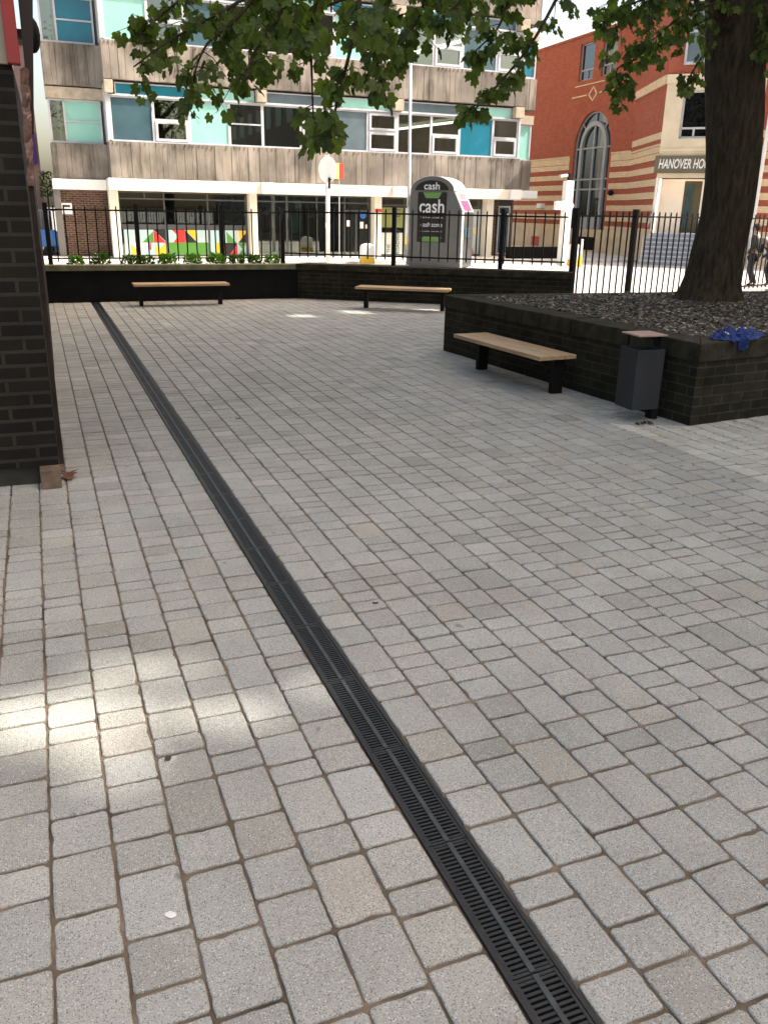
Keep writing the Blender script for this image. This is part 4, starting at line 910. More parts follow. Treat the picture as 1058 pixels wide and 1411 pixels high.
for q in ((.62, 2.6, 6.13, 6.2), (.62, 2.6, 4.55, 4.63), (.62, .7, 4.55, 6.2), (2.52, 2.6, 4.55, 6.2), (.62, 2.6, 4.88, 4.95), (1.1, 1.17, 4.6, 4.9), (1.9, 1.97, 4.6, 6.2)): f.box(q[0], q[1], .1, .17, q[2], q[3])
w_ = f.build('window', M['frame'], hb); p_ = MB(); p_.xf = XE_; p_.box(.65, 2.55, .13, .136, 4.58, 6.18); p_.build('pane', M['tinted'], w_)
v_ = MB(); v_.xf = XE_; v_.box(.3, 9, 3, 3.2, 3.3, 9); v_.build('inner_walls', M['roomd'], hb)
f = MB(); f.xf = XE_
for q in ((.5, 3.4, 9.1, 9.2), (.5, 3.4, 7.05, 7.15), (.5, 3.4, 8.1, 8.18), (.5, .58, 7.1, 9.2), (3.32, 3.4, 7.1, 9.2), (1.2, 1.27, 7.1, 9.2), (1.9, 1.97, 7.1, 9.2), (2.6, 2.67, 7.1, 9.2)): f.box(q[0], q[1], -.09, -.01, q[2], q[3])
w_ = f.build('upper_window', M['frame'], hb); p_ = MB(); p_.xf = XE_; p_.box(.55, 3.35, -.05, -.045, 7.1, 9.15); p_.build('pane', M['greyp'], w_)
ns_ = MB(); ns_.xf = XE_
for k in range(7): ns_.box(-.1, 3.6, -.32 * (k + 1) - .012, -.32 * (k + 1) + .05, 1.14 - .16 * (k + 1) - .045, 1.14 - .16 * (k + 1) + .004)  # pale strips added so lit tread edges stand out from the risers
# portal recess
pw_ = mat('portal_cream', (.86, .82, .74), .7, noise=(1.5, .05))
mb = MB(); mb.xf = XE_; mb.box(-.02, .08, .0, 1.6, 1.14, 3.168); mb.box(3.35, 3.45, 0, 1.6, 1.14, 3.168); wall_open(mb, .08, 3.35, 1.14, 3.168, [(.95, 1.62, 1.14, 3.1)], t=1.6, d0=1.45); mb.box(-.02, 3.45, -.0, 1.6, 3.169, 3.3) if False else None; mb.build('portal_wall', pw_, hb)
dd = MB(); dd.xf = XE_; dd.box(.95, 1.62, 1.5, 1.56, 1.14, 3.1); dd.box(1.0, 1.05, 1.46, 1.5, 1.2, 3.0); dd.box(1.27, 1.3, 1.46, 1.5, 1.2, 3.05); do = dd.build('entrance_door', mat('olive_door', (.09, .08, .04), .4, noise=(2, .2)), hb)
gg = MB(); gg.xf = XE_; gg.box(1.06, 1.26, 1.47, 1.49, 1.25, 3.0); gg.build('door_pane', M['slate'], do)
st = MB(); st.xf = XE_
st.box(-.02, 3.45, 0, 1.6, 0, 1.14)
for k in range(7): st.box(-.1, 3.6, -.32 * (k + 1), -.32 * k - (.0 if k else .001), 0, 1.14 - .16 * (k + 1) + .0)
st = st.build('entrance_steps', mat('blue_grey_step', (.3, .32, .36), .8, noise=(4, .15), bump=.3), hb)
ns_.build('lit_tread_strip', mat('lit_tread_pale', (.5, .52, .56), .8), st)
for u_ in (.02, 3.4):
    hr = MB(); hr.xf = XE_
    hr.tube([(u_, -.1, 2.0), (u_, -2.2, .95)], .02, 8); hr.tube([(u_, -.1, 1.14), (u_, -.1, 2.0)], .02, 8); hr.tube([(u_, -2.2, 0), (u_, -2.2, .95)], .02, 8)
    hr.build('handrail', M['silver'], hb)
sg = MB(); sg.xf = XE_; sg.box(-.12, 3.6, -.12, -.031, 3.33, 3.95); sg = sg.build('name_board', mat('olive_board', (.13, .115, .07), .5, noise=(2, .08)), hb)
LX = XE_ @ Matrix.Translation((.02, -.127, 3.64)) @ FACE
textmesh('HANOVER HOUSE', .47, M['white'], 'name_lettering', sg, LX, .004, shear=.18, align='LEFT', bw=.008, sx=.54)
cd = MB(); cd.xf = XE_; cd.sphere((2.2, 1.1, 2.95), .07); cd.build('camera_dome', M['dkgrey'], hb)
rp = MB(); rp.xf = XE_; rp.tube([(3.72, -.1, 0), (3.72, -.1, 9.4)], .07, 10); rp.build('downpipe', M['white'], hb)

# ================================================================== ADDED SHADE BLOCK OUTSIDE THE FRAME (throws the square into shade)
ob = thing('shade_screen_block', 'unseen block with thin pierced screen, added at right to shade and dapple the square', 'building', (26, -10, 0))
m = MB(); 
HO = [(-4.439, -4.179, 23.347, 23.647), (-4.491, -4.071, 22.941, 23.361), (-3.979, -3.809, 22.833, 23.033), (-4.322, -4.122, 22.336, 22.556), (-4.657, -4.457, 22.91, 23.11), (-4.07, -3.92, 21.886, 22.056), (-3.948, -3.808, 22.55, 22.7), (-4.326, -4.126, 22.679, 22.879), (9.821, 10.371, 15.854, 16.454), (9.1, 9.55, 17.368, 17.868), (10.528, 10.928, 13.987, 14.487), (5.426, 5.776, 19.348, 19.698), (5.698, 5.898, 19.551, 19.751), (7.611, 7.811, 20.608, 20.858), (3.063, 3.213, 18.707, 18.887), (3.91, 4.03, 20.547, 20.697)]  # holes placed so sunbeams land as patches on the paving
for a_, b_, h_ in ((-3.6, -2.9, .01), (-2.9, -2.2, .018), (-2.2, -1.5, .027), (-1.5, -.8, .036), (-.8, -.1, .043), (-.1, 1.9, .05), (1.9, 2.4, .043), (2.4, 2.9, .033), (2.9, 3.4, .023), (3.4, 3.9, .013)): HO += [(a_, b_, 12.4 + .3 * k, 12.4 + h_ + .3 * k) for k in range(16)]  # graded slits pass a soft share of sun to the right-hand paving
m.xf = Matrix.Translation((18, 0, 0)) @ Matrix.Rotation(R(90), 4, 'Z') @ Matrix.Diagonal((1, -1, 1, 1))
wall_open(m, -30, 13.3, 0, 30.5, HO, t=.012); m.xf = None  # thin screen added to block the sun, pierced where patches should fall
m.box(18.3, 34, -30, 13.3, 0, 9)
m.build('wall', brick('shade_block_brick', (.3, .2, .14), (.26, .17, .12), (.3, .27, .22)), ob)
for fl0 in range(3):
    wb = MB()
    for k in range(13): wb.box(17.96, 17.999, -28 + k * 3.1, -26.4 + k * 3.1, 1.2 + fl0 * 3.2, 2.8 + fl0 * 3.2)
    wb.build('shade_block_windows', M['slate'], ob)

# ================================================================== FAR LEFT BACKGROUND
pb = thing('pink_building', 'far pinkish brown building seen in the narrow gap on the left', 'building', (-3, 42, 0))
MB().box(-9, .5, 37, 50, 0, 7.2).build('wall', mat('pink_brown_render', (.3, .19, .17), .9, noise=(1.3, .2)), pb)
MB().box(-9, .54, 36.9, 50.1, 7.2, 7.45).build('roof', M['roomd'], pb)
MB().box(-1.2, .1, 36.95, 37.0, 3.2, 4.6).build('window', M['slate'], pb)
MB().box(.2, .4, 36.86, 36.92, 3.2, 4.3).build('banner', mat('purple_banner', (.05, .015, .16), .6), pb)
rl = thing('grey_railing', 'pale grey railing far behind on the left near the blue car', 'railing', (.3, 36, 0))
m = MB(); 
for k in range(30): m.box(-1.6 + k * .09, -1.575 + k * .09, 35.6, 35.63, .1, 1.55)
m.build('pickets', M['silver'], rl)
MB().box(-1.6, 1.1, 35.595, 35.635, 1.551, 1.6).build('top_rail', M['silver'], rl); MB().box(-1.6, 1.1, 35.595, 35.635, .05, .099).build('bottom_rail', M['silver'], rl)
# parked car
car = thing('parked_car', 'blue car parked far away in the gap at the left', 'car', (.2, 34.6, .05))
def car_prof(s): return [(-2.0 * s, .35), (2.0 * s, .35), (2.05 * s, .75), (1.9 * s, .9), (1.15 * s, .98), (.6 * s, 1.42), (-1.1 * s, 1.45), (-1.75 * s, 1.0), (-2.05 * s, .9)]
cx0, cy0 = -1.15, 34.6
m = MB(); m.prism([(cx0 + x, z) for x, z in car_prof(1)], cy0 - .85, cy0 + .85); m.build('body', mat('car_blue', (.03, .12, .35), .25), car, bevel=.06)
m = MB(); m.prism([(cx0 + x, z) for x, z in [(-1.55, 1.0), (1.0, 1.0), (.55, 1.37), (-1.05, 1.4)]], cy0 - .865, cy0 + .865); m.build('windows', M['slate'], car)
for x in (-1.25, 1.25):
    for y in (-.8, .62):
        m = MB(); m.tube([(cx0 + x, cy0 + y, .37), (cx0 + x, cy0 + y + .19, .37)], .32, 20); wv = m.build('wheel', M['black'], car)
        m = MB(); m.tube([(cx0 + x, cy0 + y - .005, .37), (cx0 + x, cy0 + y + .1, .37)], .19, 12); m.build('rim', M['silver'], wv)
MB().box(cx0 + 2.0, cx0 + 2.07, cy0 - .75, cy0 - .45, .68, .8).build('headlight', M['white'], car); MB().box(cx0 + 2.0, cx0 + 2.07, cy0 + .45, cy0 + .75, .68, .8).build('headlight', M['white'], car)

# ================================================================== STREET FURNITURE
def rotz(x, y, a): return Matrix.Translation((x, y, 0)) @ Matrix.Rotation(a, 4, 'Z')
# cash machine pod
cm = thing('cash_machine', 'grey free standing cash machine kiosk with an arched top and black poster', 'cash machine', (12.5, 27.6, 0))
X = rotz(11.9, 27.87, R(-42)) @ Matrix.Diagonal((1.0, 1, 1, 1)); W1 = 1.83; D1 = 1.45
M['pod'] = mat('pod_grey', (.065, .068, .07), .4, .1, noise=(3, .1)); M['pod_l'] = mat('pod_light', (.5, .53, .56), .35, .1, noise=(3, .08))
def arch(u0, u1, z, h, n=20):
    c = (u0 + u1) / 2; r = (u1 - u0) / 2
    return [(c + r * math.cos(PI * i / n), z + h * math.sin(PI * i / n)) for i in range(n + 1)]
m = MB(); m.xf = X; m.prism([(0, 0), (W1, 0), (W1 - .02, 1.8), (1.5, 2.42), (0, 2.42)], 0, D1); m.build('body', M['pod'], cm)
m = MB(); m.xf = X; m.prism(arch(0, 1.5, 2.425, .45), .0, D1); m.build('roof_front', M['pod'], cm)
m = MB(); m.xf = X; n = 20; a1 = arch(-.015, 1.515, 2.43, .47); a2 = arch(.0, 1.5, 2.43, .452)
for i in range(n): m.add([(a1[i][0], .02, a1[i][1]), (a1[i + 1][0], .02, a1[i + 1][1]), (a1[i + 1][0], D1 + .02, a1[i + 1][1]), (a1[i][0], D1 + .02, a1[i][1]), (a2[i][0], .02, a2[i][1]), (a2[i + 1][0], .02, a2[i + 1][1]), (a2[i + 1][0], D1 + .02, a2[i + 1][1]), (a2[i][0], D1 + .02, a2[i][1])], [(0, 1, 5, 4), (3, 2, 1, 0), (7, 6, 2, 3)][::1])
m.build('roof', M['pod_l'], cm)
m = MB(); m.xf = X; m.prism(arch(.17, 1.33, 2.45, .31), -.012, -.001); tp = m.build('top_panel', M['black'], cm)
M['lett'] = mat('grey_lettering', (.4, .42, .45), .5)
textmesh('cash', .32, M['lett'], 'lettering', tp, X @ Matrix.Translation((.75, -.014, 2.57)) @ FACE, .003, bw=.003)
m = MB(); m.xf = X; m.box(.27, 1.27, -.014, -.001, .8, 2.385); pp = m.build('poster', M['black'], cm)
MG = mat('poster_green', (.06, .14, .03), .5)
m = MB(); m.xf = X; m.prism([(.55, 2.2), (1.0, 2.2), (1.1, 2.38), (.45, 2.38)], -.018, -.0145); m.prism([(.4, .82), (1.1, .82), (1.0, .98), (.5, .98)], -.018, -.0145); m.build('green_tab', MG, pp)
textmesh('cash', .6, M['lett'], 'lettering', pp, X @ Matrix.Translation((.77, -.018, 1.93)) @ FACE, .003, sx=.86, bw=.006)
textmesh('cashzone', .21, M['lett'], 'lettering', pp, X @ Matrix.Translation((.77, -.018, 1.36)) @ FACE, .003)
m = MB(); m.xf = X; rnd = random.Random(6)
for z, h in ((1.69, .05), (1.59, .045), (1.15, .03), (.95, .03)):
    u = .38
    while u < 1.15:
        w_ = rnd.uniform(.02, .07); m.box(u, u + w_, -.017, -.0145, z - h / 2, z + h / 2 * rnd.uniform(.6, 1)); u += w_ + rnd.choice((.008, .008, .03))
m.build('small_print', mat('dim_print', (.16, .17, .18), .6), pp)
# slanted side panel with posters
sx0, sz0, sx1, sz1 = 1.5, 2.42, W1 - .02, 1.8
sl = Vector((sx1 - sx0, 0, sz1 - sz0)).normalized(); nn = Vector((-sl.z, 0, sl.x))
def slab_on(a, b, y0, y1, off, th, mat_, name, par):
    mm = MB(); mm.xf = X; P = lambda t, y, o: tuple(Vector((sx0, y, sz0)) + sl * t + nn * o)
    mm.add([P(a, y0, off), P(b, y0, off), P(b, y1, off), P(a, y1, off), P(a, y0, off + th), P(b, y0, off + th), P(b, y1, off + th), P(a, y1, off + th)], [(0, 3, 2, 1), (4, 5, 6, 7), (0, 1, 5, 4), (1, 2, 6, 5), (2, 3, 7, 6), (3, 0, 4, 7)]); return mm.build(name, mat_, par)
sp_ = slab_on(0.02, .72, .05, D1 - .05, .001, .02, mat('panel_grey', (.42, .42, .43), .5), 'side_panel', cm)
slab_on(.32, .68, .25, D1 - .25, .0215, .004, mat('pink_poster', (.5, .05, .14), .5), 'pink_poster', sp_)
slab_on(.06, .28, .3, D1 - .3, .0215, .004, mat('pale_pink_text', (.3, .16, .17), .5), 'poster_text', sp_)
m = MB(); m.xf = X; m.box(W1 + .001, W1 + .01, .1, D1 - .05, .1, 1.75); m.build('keypad_side', M['dkgrey'], cm)
m = MB(); m.xf = X; m.box(W1 - .02, W1 + .03, -.0, .09, 0, 1.79); m.build('edge_trim', M['white'], cm)
m = MB(); m.xf = X; m.box(W1 + .011, W1 + .03, .35, .9, .95, 1.3); m.build('screen', M['slate'], cm)

# street lamp
la = thing('street_lamp', 'slender silver street lamp with a short angled arm rising left of the cash machine', 'street lamp', (12.1, 28.5, 0))
MB().tube([(12.14, 28.5, 0), (12.13, 28.5, 1.4), (12.03, 28.5, 7.36)], [.075, .06, .045], 12).build('pole', M['galv'], la, smooth=True)
MB().tube([(12.03, 28.5, 7.34), (12.2, 28.45, 7.5), (12.42, 28.4, 7.66)], [.03, .028, .025], 8).build('arm', M['galv'], la, smooth=True)
m = MB(); m.sphere((0, 0, 0), 1, 14, 8, .26, .11, .07); m.xf = None
for i, v in enumerate(m.v): q = Matrix.Rotation(R(-32), 4, 'Y') @ Vector(v); m.v[i] = (q.x + 12.58, q.y + 28.38, q.z + 7.77)
m.build('lantern', M['white'], la, smooth=True)
MB().box(12.02, 12.22, 28.38, 28.46, 1.95, 2.2).build('sign_plate', M['galv'], la)
# sign post with disc
sp2 = thing('sign_post', 'white post carrying a round sign seen from behind, left of the lamp', 'road sign', (9.45, 29.3, 0))
MB().tube([(9.45, 29.3, 0), (9.44, 29.3, 3.5)], .07, 12).build('post', mat('post_white', (.68, .68, .66), .5, noise=(4, .1)), sp2, smooth=True)
m = MB(); m.tube([(0, -.012, 0), (0, .012, 0)], .42, 36); 
for i, v in enumerate(m.v): q = Matrix.Rotation(R(-20), 4, 'Z') @ Vector((v[0], v[1], v[2])); m.v[i] = (q.x * 0.72 + 9.42, q.y + 29.2, q.z + 3.05)
m.build('round_sign', M['white'], sp2)
MB().box(9.42, 9.48, 29.1, 29.17, 2.45, 2.8).build('bracket', M['black'], sp2)
MB().box(9.48, 9.72, 29.13, 29.16, 2.72, 2.75).build('bracket_arm', M['black'], sp2)
fs_ = thing('small_sign', 'small sign, yellow left half and red right half, beside the round sign', 'sign', (9.95, 29.6, 0))
MB().tube([(9.98, 29.65, 0), (9.98, 29.65, 3.3)], .02, 8).build('post', M['galv'], fs_)
MB().box(9.78, 9.95, 29.58, 29.61, 2.78, 3.28).build('yellow_half', mat('sign_yellow', (.8, .65, .2), .5), fs_); MB().box(9.951, 10.12, 29.58, 29.61, 2.78, 3.28).build('red_half', mat('sign_red', (.75, .06, .04), .5), fs_)
# white post with direction box
ap = thing('direction_post', 'thick white post with an arrow shaped direction box and a small camera on top', 'sign post', (17.97, 27.7, 0))
MB().box(17.8, 18.12, 27.6, 27.85, 0, 2.9).build('post', M['white'], ap, bevel=.02)
m = MB(); m.prism([(17.33, 1.92), (18.0, 1.9), (18.1, 2.06), (18.0, 2.22), (17.33, 2.2)], 27.45, 27.59); m.build('direction_box', M['white'], ap, bevel=.01)
cm2 = MB(); cm2.bar((17.5, 27.6, 3.03), (17.85, 27.7, 3.08), .1, .09); cm2.build('camera_housing', M['galv'], ap); MB().box(17.9, 18.0, 27.65, 27.75, 2.901, 3.15).build('camera_mount', M['black'], ap)
# bollards
def bollard(x, y, w, h, label):
    t = thing('bollard', label, 'bollard', (x, y, 0), 'white and yellow traffic bollards')
    m = MB(); pr = [(-w / 2, .22), (w / 2, .22), (w / 2 * .96, h - .12)] + [(w / 2 * .94 * math.cos(a), h - .12 + .12 * math.sin(a)) for a in [PI * i / 10 for i in range(1, 10)]] + [(-w / 2 * .96, h - .12)]
    m.prism([(x + a, z) for a, z in pr], y - .12, y + .12); m.build('body', M['white'], t, bevel=.03)
    MB().box(x - w / 2, x + w / 2, y - .125, y + .125, 0, .219).build('yellow_base', mat('bollard_yellow', (.8, .5, .04), .5) if 'bollard_yellow' not in bpy.data.materials else bpy.data.materials['bollard_yellow'], t, bevel=.02)
    return t
bollard(10.9, 29.3, .5, .68, 'white traffic bollard with yellow base in front of the shop doors')
bollard(18.15, 27.3, .36, .78, 'white traffic bollard to the right of the thick white post')
mp_ = thing('marker_post', 'thin white and yellow marker post right of the white bollard', 'marker post', (18.0, 26.6, 0))
MB().box(17.97, 18.03, 26.57, 26.63, .45, .95).build('upper', M['white'], mp_); MB().box(17.965, 18.035, 26.565, 26.635, 0, .449).build('lower', bpy.data.materials['bollard_yellow'], mp_)
tag(MB().box(17.6, 20.4, 31.0, 31.35, .05, .5).build('low_black_wall', M['blackwall'], None, bevel=.02), 'low black wall in front of the striped brick building', 'wall')

# ================================================================== PEOPLE
def skinned(name, verts, edges, radii, mt, parent, root=0, sub=1):
    me = bpy.data.meshes.new(name); me.from_pydata(verts, edges, []); me.materials.append(mt)
    o = bpy.data.objects.new(name, me); C.objects.link(o); s = o.modifiers.new('skin', 'SKIN'); s.use_smooth_shade = True
    for i, r in enumerate(radii): me.skin_vertices[0].data[i].radius = (r, r) if not isinstance(r, tuple) else r
    for i in range(len(verts)): me.skin_vertices[0].data[i].use_root = (i == root)
    o.parent = parent; o.matrix_parent_inverse = parent.matrix_basis.inverted()
    su = o.modifiers.new('sub', 'SUBSURF'); su.levels = sub; su.render_levels = sub; return o
def person(label, x, y, face, s, J, coat, trous, hairc):
    """J: joints in metres (right = +x of the body frame, front = -y)"""
    t = thing('person', label, 'person', (x, y, 0)); t.matrix_basis
    F = Matrix.Translation((x, y, 0)) @ Matrix.Rotation(face, 4, 'Z') @ Matrix.Scale(s, 4)
    P = lambda n: tuple(F @ Vector(J[n]))
    names = ['pelvis', 'waist', 'chest', 'neck', 'head', 'crown', 'shL', 'elL', 'wrL', 'shR', 'elR', 'wrR', 'hipL', 'knL', 'anL', 'toL', 'hipR', 'knR', 'anR', 'toR']
    rad = dict(pelvis=.13, waist=.12, chest=.14, neck=.055, head=.085, crown=.07, shL=.06, elL=.042, wrL=.028, shR=.06, elR=.042, wrR=.028, hipL=.085, knL=.058, anL=.04, toL=.035, hipR=.085, knR=.058, anR=.04, toR=.035)
    E_ = [('pelvis', 'waist'), ('waist', 'chest'), ('chest', 'neck'), ('neck', 'head'), ('head', 'crown'), ('chest', 'shL'), ('shL', 'elL'), ('elL', 'wrL'), ('chest', 'shR'), ('shR', 'elR'), ('elR', 'wrR'), ('pelvis', 'hipL'), ('hipL', 'knL'), ('knL', 'anL'), ('anL', 'toL'), ('pelvis', 'hipR'), ('hipR', 'knR'), ('knR', 'anR'), ('anR', 'toR')]
    vs = [P(n) for n in names]; rr = [rad[n] * s for n in names]; ee = [(names.index(a), names.index(b)) for a, b in E_]
    for sd in 'LR':      # palm and five fingers
        w = Vector(J['wr' + sd]); d = (w - Vector(J['el' + sd])).normalized(); sdv = d.cross(Vector((0, -1, .2))).normalized()
        b0 = len(vs); vs.append(tuple(F @ (w + d * .07))); rr.append(.032 * s); ee.append((names.index('wr' + sd), b0))
        for k in range(4):
            o1 = w + d * .11 + sdv * (.02 * (k - 1.5)); o2 = o1 + d * (.055 + .01 * (k in (1, 2))) + Vector((0, -.02, 0))
            i = len(vs); vs += [tuple(F @ o1), tuple(F @ o2)]; rr += [.010 * s, .008 * s]; ee += [(b0, i), (i, i + 1)]
        i = len(vs); vs += [tuple(F @ (w + d * .06 + sdv * .045)), tuple(F @ (w + d * .1 + sdv * .06))]; rr += [.011 * s, .009 * s]; ee += [(b0, i), (i, i + 1)]
    skinm = bpy.data.materials.get('skin') or mat('skin', (.42, .24, .17), .6)
    skinned('body', vs, ee, rr, skinm, t)
    def sub(name, ns, es, grow, m_):
        skinned(name, [P(n) for n in ns], [(ns.index(a), ns.index(b)) for a, b in es], [(rad[n] + grow) * s for n in ns], m_, t)
    sub('jacket', ['pelvis', 'waist', 'chest', 'shL', 'elL', 'wrL', 'shR', 'elR', 'wrR'], [('pelvis', 'waist'), ('waist', 'chest'), ('chest', 'shL'), ('shL', 'elL'), ('elL', 'wrL'), ('chest', 'shR'), ('shR', 'elR'), ('elR', 'wrR')], .022, coat)
    sub('trousers', ['pelvis', 'hipL', 'knL', 'anL', 'hipR', 'knR', 'anR'], [('pelvis', 'hipL'), ('hipL', 'knL'), ('knL', 'anL'), ('pelvis', 'hipR'), ('hipR', 'knR'), ('knR', 'anR')], .014, trous)
    for sd in 'LR': sub('shoe', ['an' + sd, 'to' + sd], [('an' + sd, 'to' + sd)], .012, M['black'])
    h = Vector(J['head']); fm = MB()
    hair = MB(); hc = F @ (h + Vector((0, .018, .035))); hair.sphere(hc, .108 * s, 14, 10, 1, 1.05, 1.0); hair.build('hair', hairc, t, smooth=True)
    f = MB(); f.sphere(F @ (h + Vector((0, -.095, -.01))), .016 * s, 8, 6, 1, 1, 1.4); f.build('nose', skinm, t, smooth=True)
    for q in (-1, 1):
        f = MB(); f.sphere(F @ (h + Vector((q * .032, -.086, .022))), .011 * s, 8, 6); f.build('eye', M['black'], t)
        f = MB(); f.sphere(F @ (h + Vector((q * .092, 0, 0))), .026 * s, 8, 6, .5, .8, 1.2); f.build('ear', skinm, t, smooth=True)
    f = MB(); f.sphere(F @ (h + Vector((0, -.088, -.05))), .02 * s, 8, 6, 1.2, .4, .35); f.build('mouth', mat('lips', (.3, .1, .09), .6) if 'lips' not in bpy.data.materials else bpy.data.materials['lips'], t)
    return t
JA = dict(pelvis=(0, 0, .93), waist=(0, .01, 1.1), chest=(0, .0, 1.33), neck=(0, -.02, 1.5), head=(0, -.05, 1.62), crown=(0, -.045, 1.7), shL=(-.19, 0, 1.41), elL=(-.25, .03, 1.13), wrL=(-.23, -.12, .93), shR=(.19, 0, 1.41), elR=(.27, .05, 1.14), wrR=(.24, -.08, .93),
          hipL=(-.09, 0, .86), knL=(-.1, -.1, .48), anL=(-.1, .02, .09), toL=(-.1, -.13, .04), hipR=(.09, 0, .86), knR=(.1, .02, .47), anR=(.1, .2, .1), toR=(.1, .08, .04))
cloth1 = mat('dark_olive_jacket', (.03, .035, .028), .9, noise=(9, .3)); cloth2 = mat('dark_trousers', (.02, .018, .028), .9, noise=(9, .3)); cloth3 = mat('navy_coat', (.012, .02, .06), .85, noise=(9, .3))
person('person in a dark jacket and trousers walking, half hidden by the tree trunk', 17.92, 18.4, R(205), .93, JA, cloth1, cloth2, mat('dark_hair', (.02, .015, .01), .8))
JB = dict(JA); JB.update(waist=(0, -.08, 1.08), chest=(0, -.24, 1.24), neck=(0, -.36, 1.33), head=(0, -.45, 1.38), crown=(0, -.5, 1.44), shL=(-.19, -.28, 1.28), elL=(-.23, -.36, 1.02), wrL=(-.2, -.52, .86), shR=(.19, -.28, 1.28), elR=(.23, -.38, 1.03), wrR=(.18, -.6, .9))
person('stooping person in a navy blue coat at the right edge beyond the railing', 18.62, 18.4, R(-95), .86, JB, cloth3, cloth2, mat('grey_hair', (.45, .43, .4), .8))

# ================================================================== TREE
SPRAYS = [
    ( [(2.37, 7.0, 3.72), (1.81, 6.8, 3.35), (1.34, 6.6, 3.05), (0.99, 6.5, 2.85), (0.73, 6.4, 2.66)] , 230 , 0.17 ),
    ( [(1.86, 6.6, 3.49), (1.47, 6.5, 3.04), (1.22, 6.4, 2.83), (1.08, 6.3, 2.58)] , 190 , 0.2 ),
    ( [(1.91, 6.4, 3.4), (1.7, 6.3, 3.02), (1.5, 6.2, 2.78), (1.4, 6.1, 2.58)] , 190 , 0.2 ),
    ( [(2.04, 5.6, 3.17), (1.94, 5.5, 2.79), (1.85, 5.5, 2.47), (1.73, 5.4, 2.15)] , 75 , 0.12 ),
    ( [(2.19, 6.8, 3.52), (2.04, 6.7, 3.03), (2.01, 6.6, 2.76), (1.99, 6.5, 2.34)] , 120 , 0.15 ),
    ( [(2.57, 6.2, 3.43), (2.38, 6.1, 3.05), (2.29, 6.0, 2.77), (2.38, 6.0, 2.46)] , 130 , 0.15 ),
    ( [(3.1, 6.9, 3.69), (2.98, 6.8, 3.32), (2.79, 6.7, 3.04), (2.41, 6.6, 2.78)] , 170 , 0.18 ),
    ( [(3.32, 6.6, 3.6), (3.17, 6.5, 3.33), (2.98, 6.4, 3.15), (2.9, 6.4, 3.03)] , 120 , 0.16 ),
    ( [(4.59, 7.2, 3.92), (4.32, 7.1, 3.5), (4.07, 7.0, 3.16), (3.8, 6.9, 2.89), (3.49, 6.8, 2.62), (3.33, 6.8, 2.5)] , 130 , 0.13 ),
    ( [(4.14, 7.4, 3.86), (3.97, 7.3, 3.5), (3.83, 7.2, 3.26), (3.6, 7.2, 3.05)] , 130 , 0.16 ),
    ( [(1.69, 7.4, 3.6), (1.27, 7.3, 3.3), (0.98, 7.2, 3.07), (0.87, 7.2, 2.97)] , 150 , 0.18 ),
    ( [(3.16, 7.6, 3.69), (2.54, 7.5, 3.41), (2.08, 7.4, 3.2), (1.64, 7.3, 2.99)] , 220 , 0.2 ),
    ( [(4.75, 7.8, 3.95), (4.18, 7.7, 3.71), (3.57, 7.6, 3.52), (2.86, 7.5, 3.28)] , 200 , 0.2 ),
    ( [(6.93, 8.5, 3.99), (6.29, 8.3, 3.95), (5.72, 8.1, 3.74), (5.38, 8.0, 3.54)] , 190 , 0.2 ),
    ( [(7.28, 8.6, 3.9), (6.75, 8.4, 3.68), (6.12, 8.2, 3.37), (5.71, 8.1, 3.19), (5.74, 8.0, 2.95)] , 130 , 0.15 ),
    ( [(7.22, 8.5, 4.01), (6.48, 8.2, 3.73), (6.08, 8.0, 3.5), (5.8, 7.9, 3.37)] , 180 , 0.2 ),
    ( [(7.28, 8.6, 3.61), (7.05, 8.5, 3.4), (6.86, 8.4, 3.2), (6.81, 8.4, 3.05)] , 60 , 0.11 ),
    ( [(6.43, 8.2, 4.28), (6.01, 8.0, 3.94), (5.84, 7.9, 3.66)] , 150 , 0.22 ),
    ( [(7.75, 8.6, 4.36), (7.86, 8.4, 3.98), (7.81, 8.3, 3.68), (7.7, 8.2, 3.37)] , 120 , 0.15 ),
    ( [(7.14, 9.2, 4.43), (6.47, 9.2, 4.22), (6.22, 9.2, 3.91)] , 120 , 0.2 ),
]
def bark_mat():
    m = bpy.data.materials.new('tree_bark'); m.use_nodes = True; nt = m.node_tree; N = nt.nodes; L = nt.links; b = N['Principled BSDF']
    tc = N.new('ShaderNodeTexCoord'); mp = N.new('ShaderNodeMapping'); mp.inputs['Scale'].default_value = (13, 13, 2.4); L.new(tc.outputs['Object'], mp.inputs[0])
    n = N.new('ShaderNodeTexNoise'); n.inputs['Scale'].default_value = 1.6; n.inputs['Detail'].default_value = 10; n.inputs['Roughness'].default_value = .7; L.new(mp.outputs[0], n.inputs[0])
    cr = N.new('ShaderNodeValToRGB'); cr.color_ramp.elements[0].position = .32; cr.color_ramp.elements[0].color = (.018, .015, .01, 1); cr.color_ramp.elements[1].position = .7; cr.color_ramp.elements[1].color = (.1, .078, .046, 1); L.new(n.outputs[0], cr.inputs[0]); L.new(cr.outputs[0], b.inputs[0])
    b.inputs['Roughness'].default_value = .95; b.inputs['Specular IOR Level'].default_value = .15
    bp = N.new('ShaderNodeBump'); bp.inputs['Distance'].default_value = .09; bp.inputs['Strength'].default_value = .8; L.new(n.outputs[0], bp.inputs['Height']); L.new(bp.outputs[0], b.inputs['Normal'])
    return m
M['bark'] = bark_mat()
from mathutils import noise as mn
tr = thing('maple_tree', 'large leafy tree with a thick dark trunk standing in the raised planter', 'tree', (8, 8.8, .78))
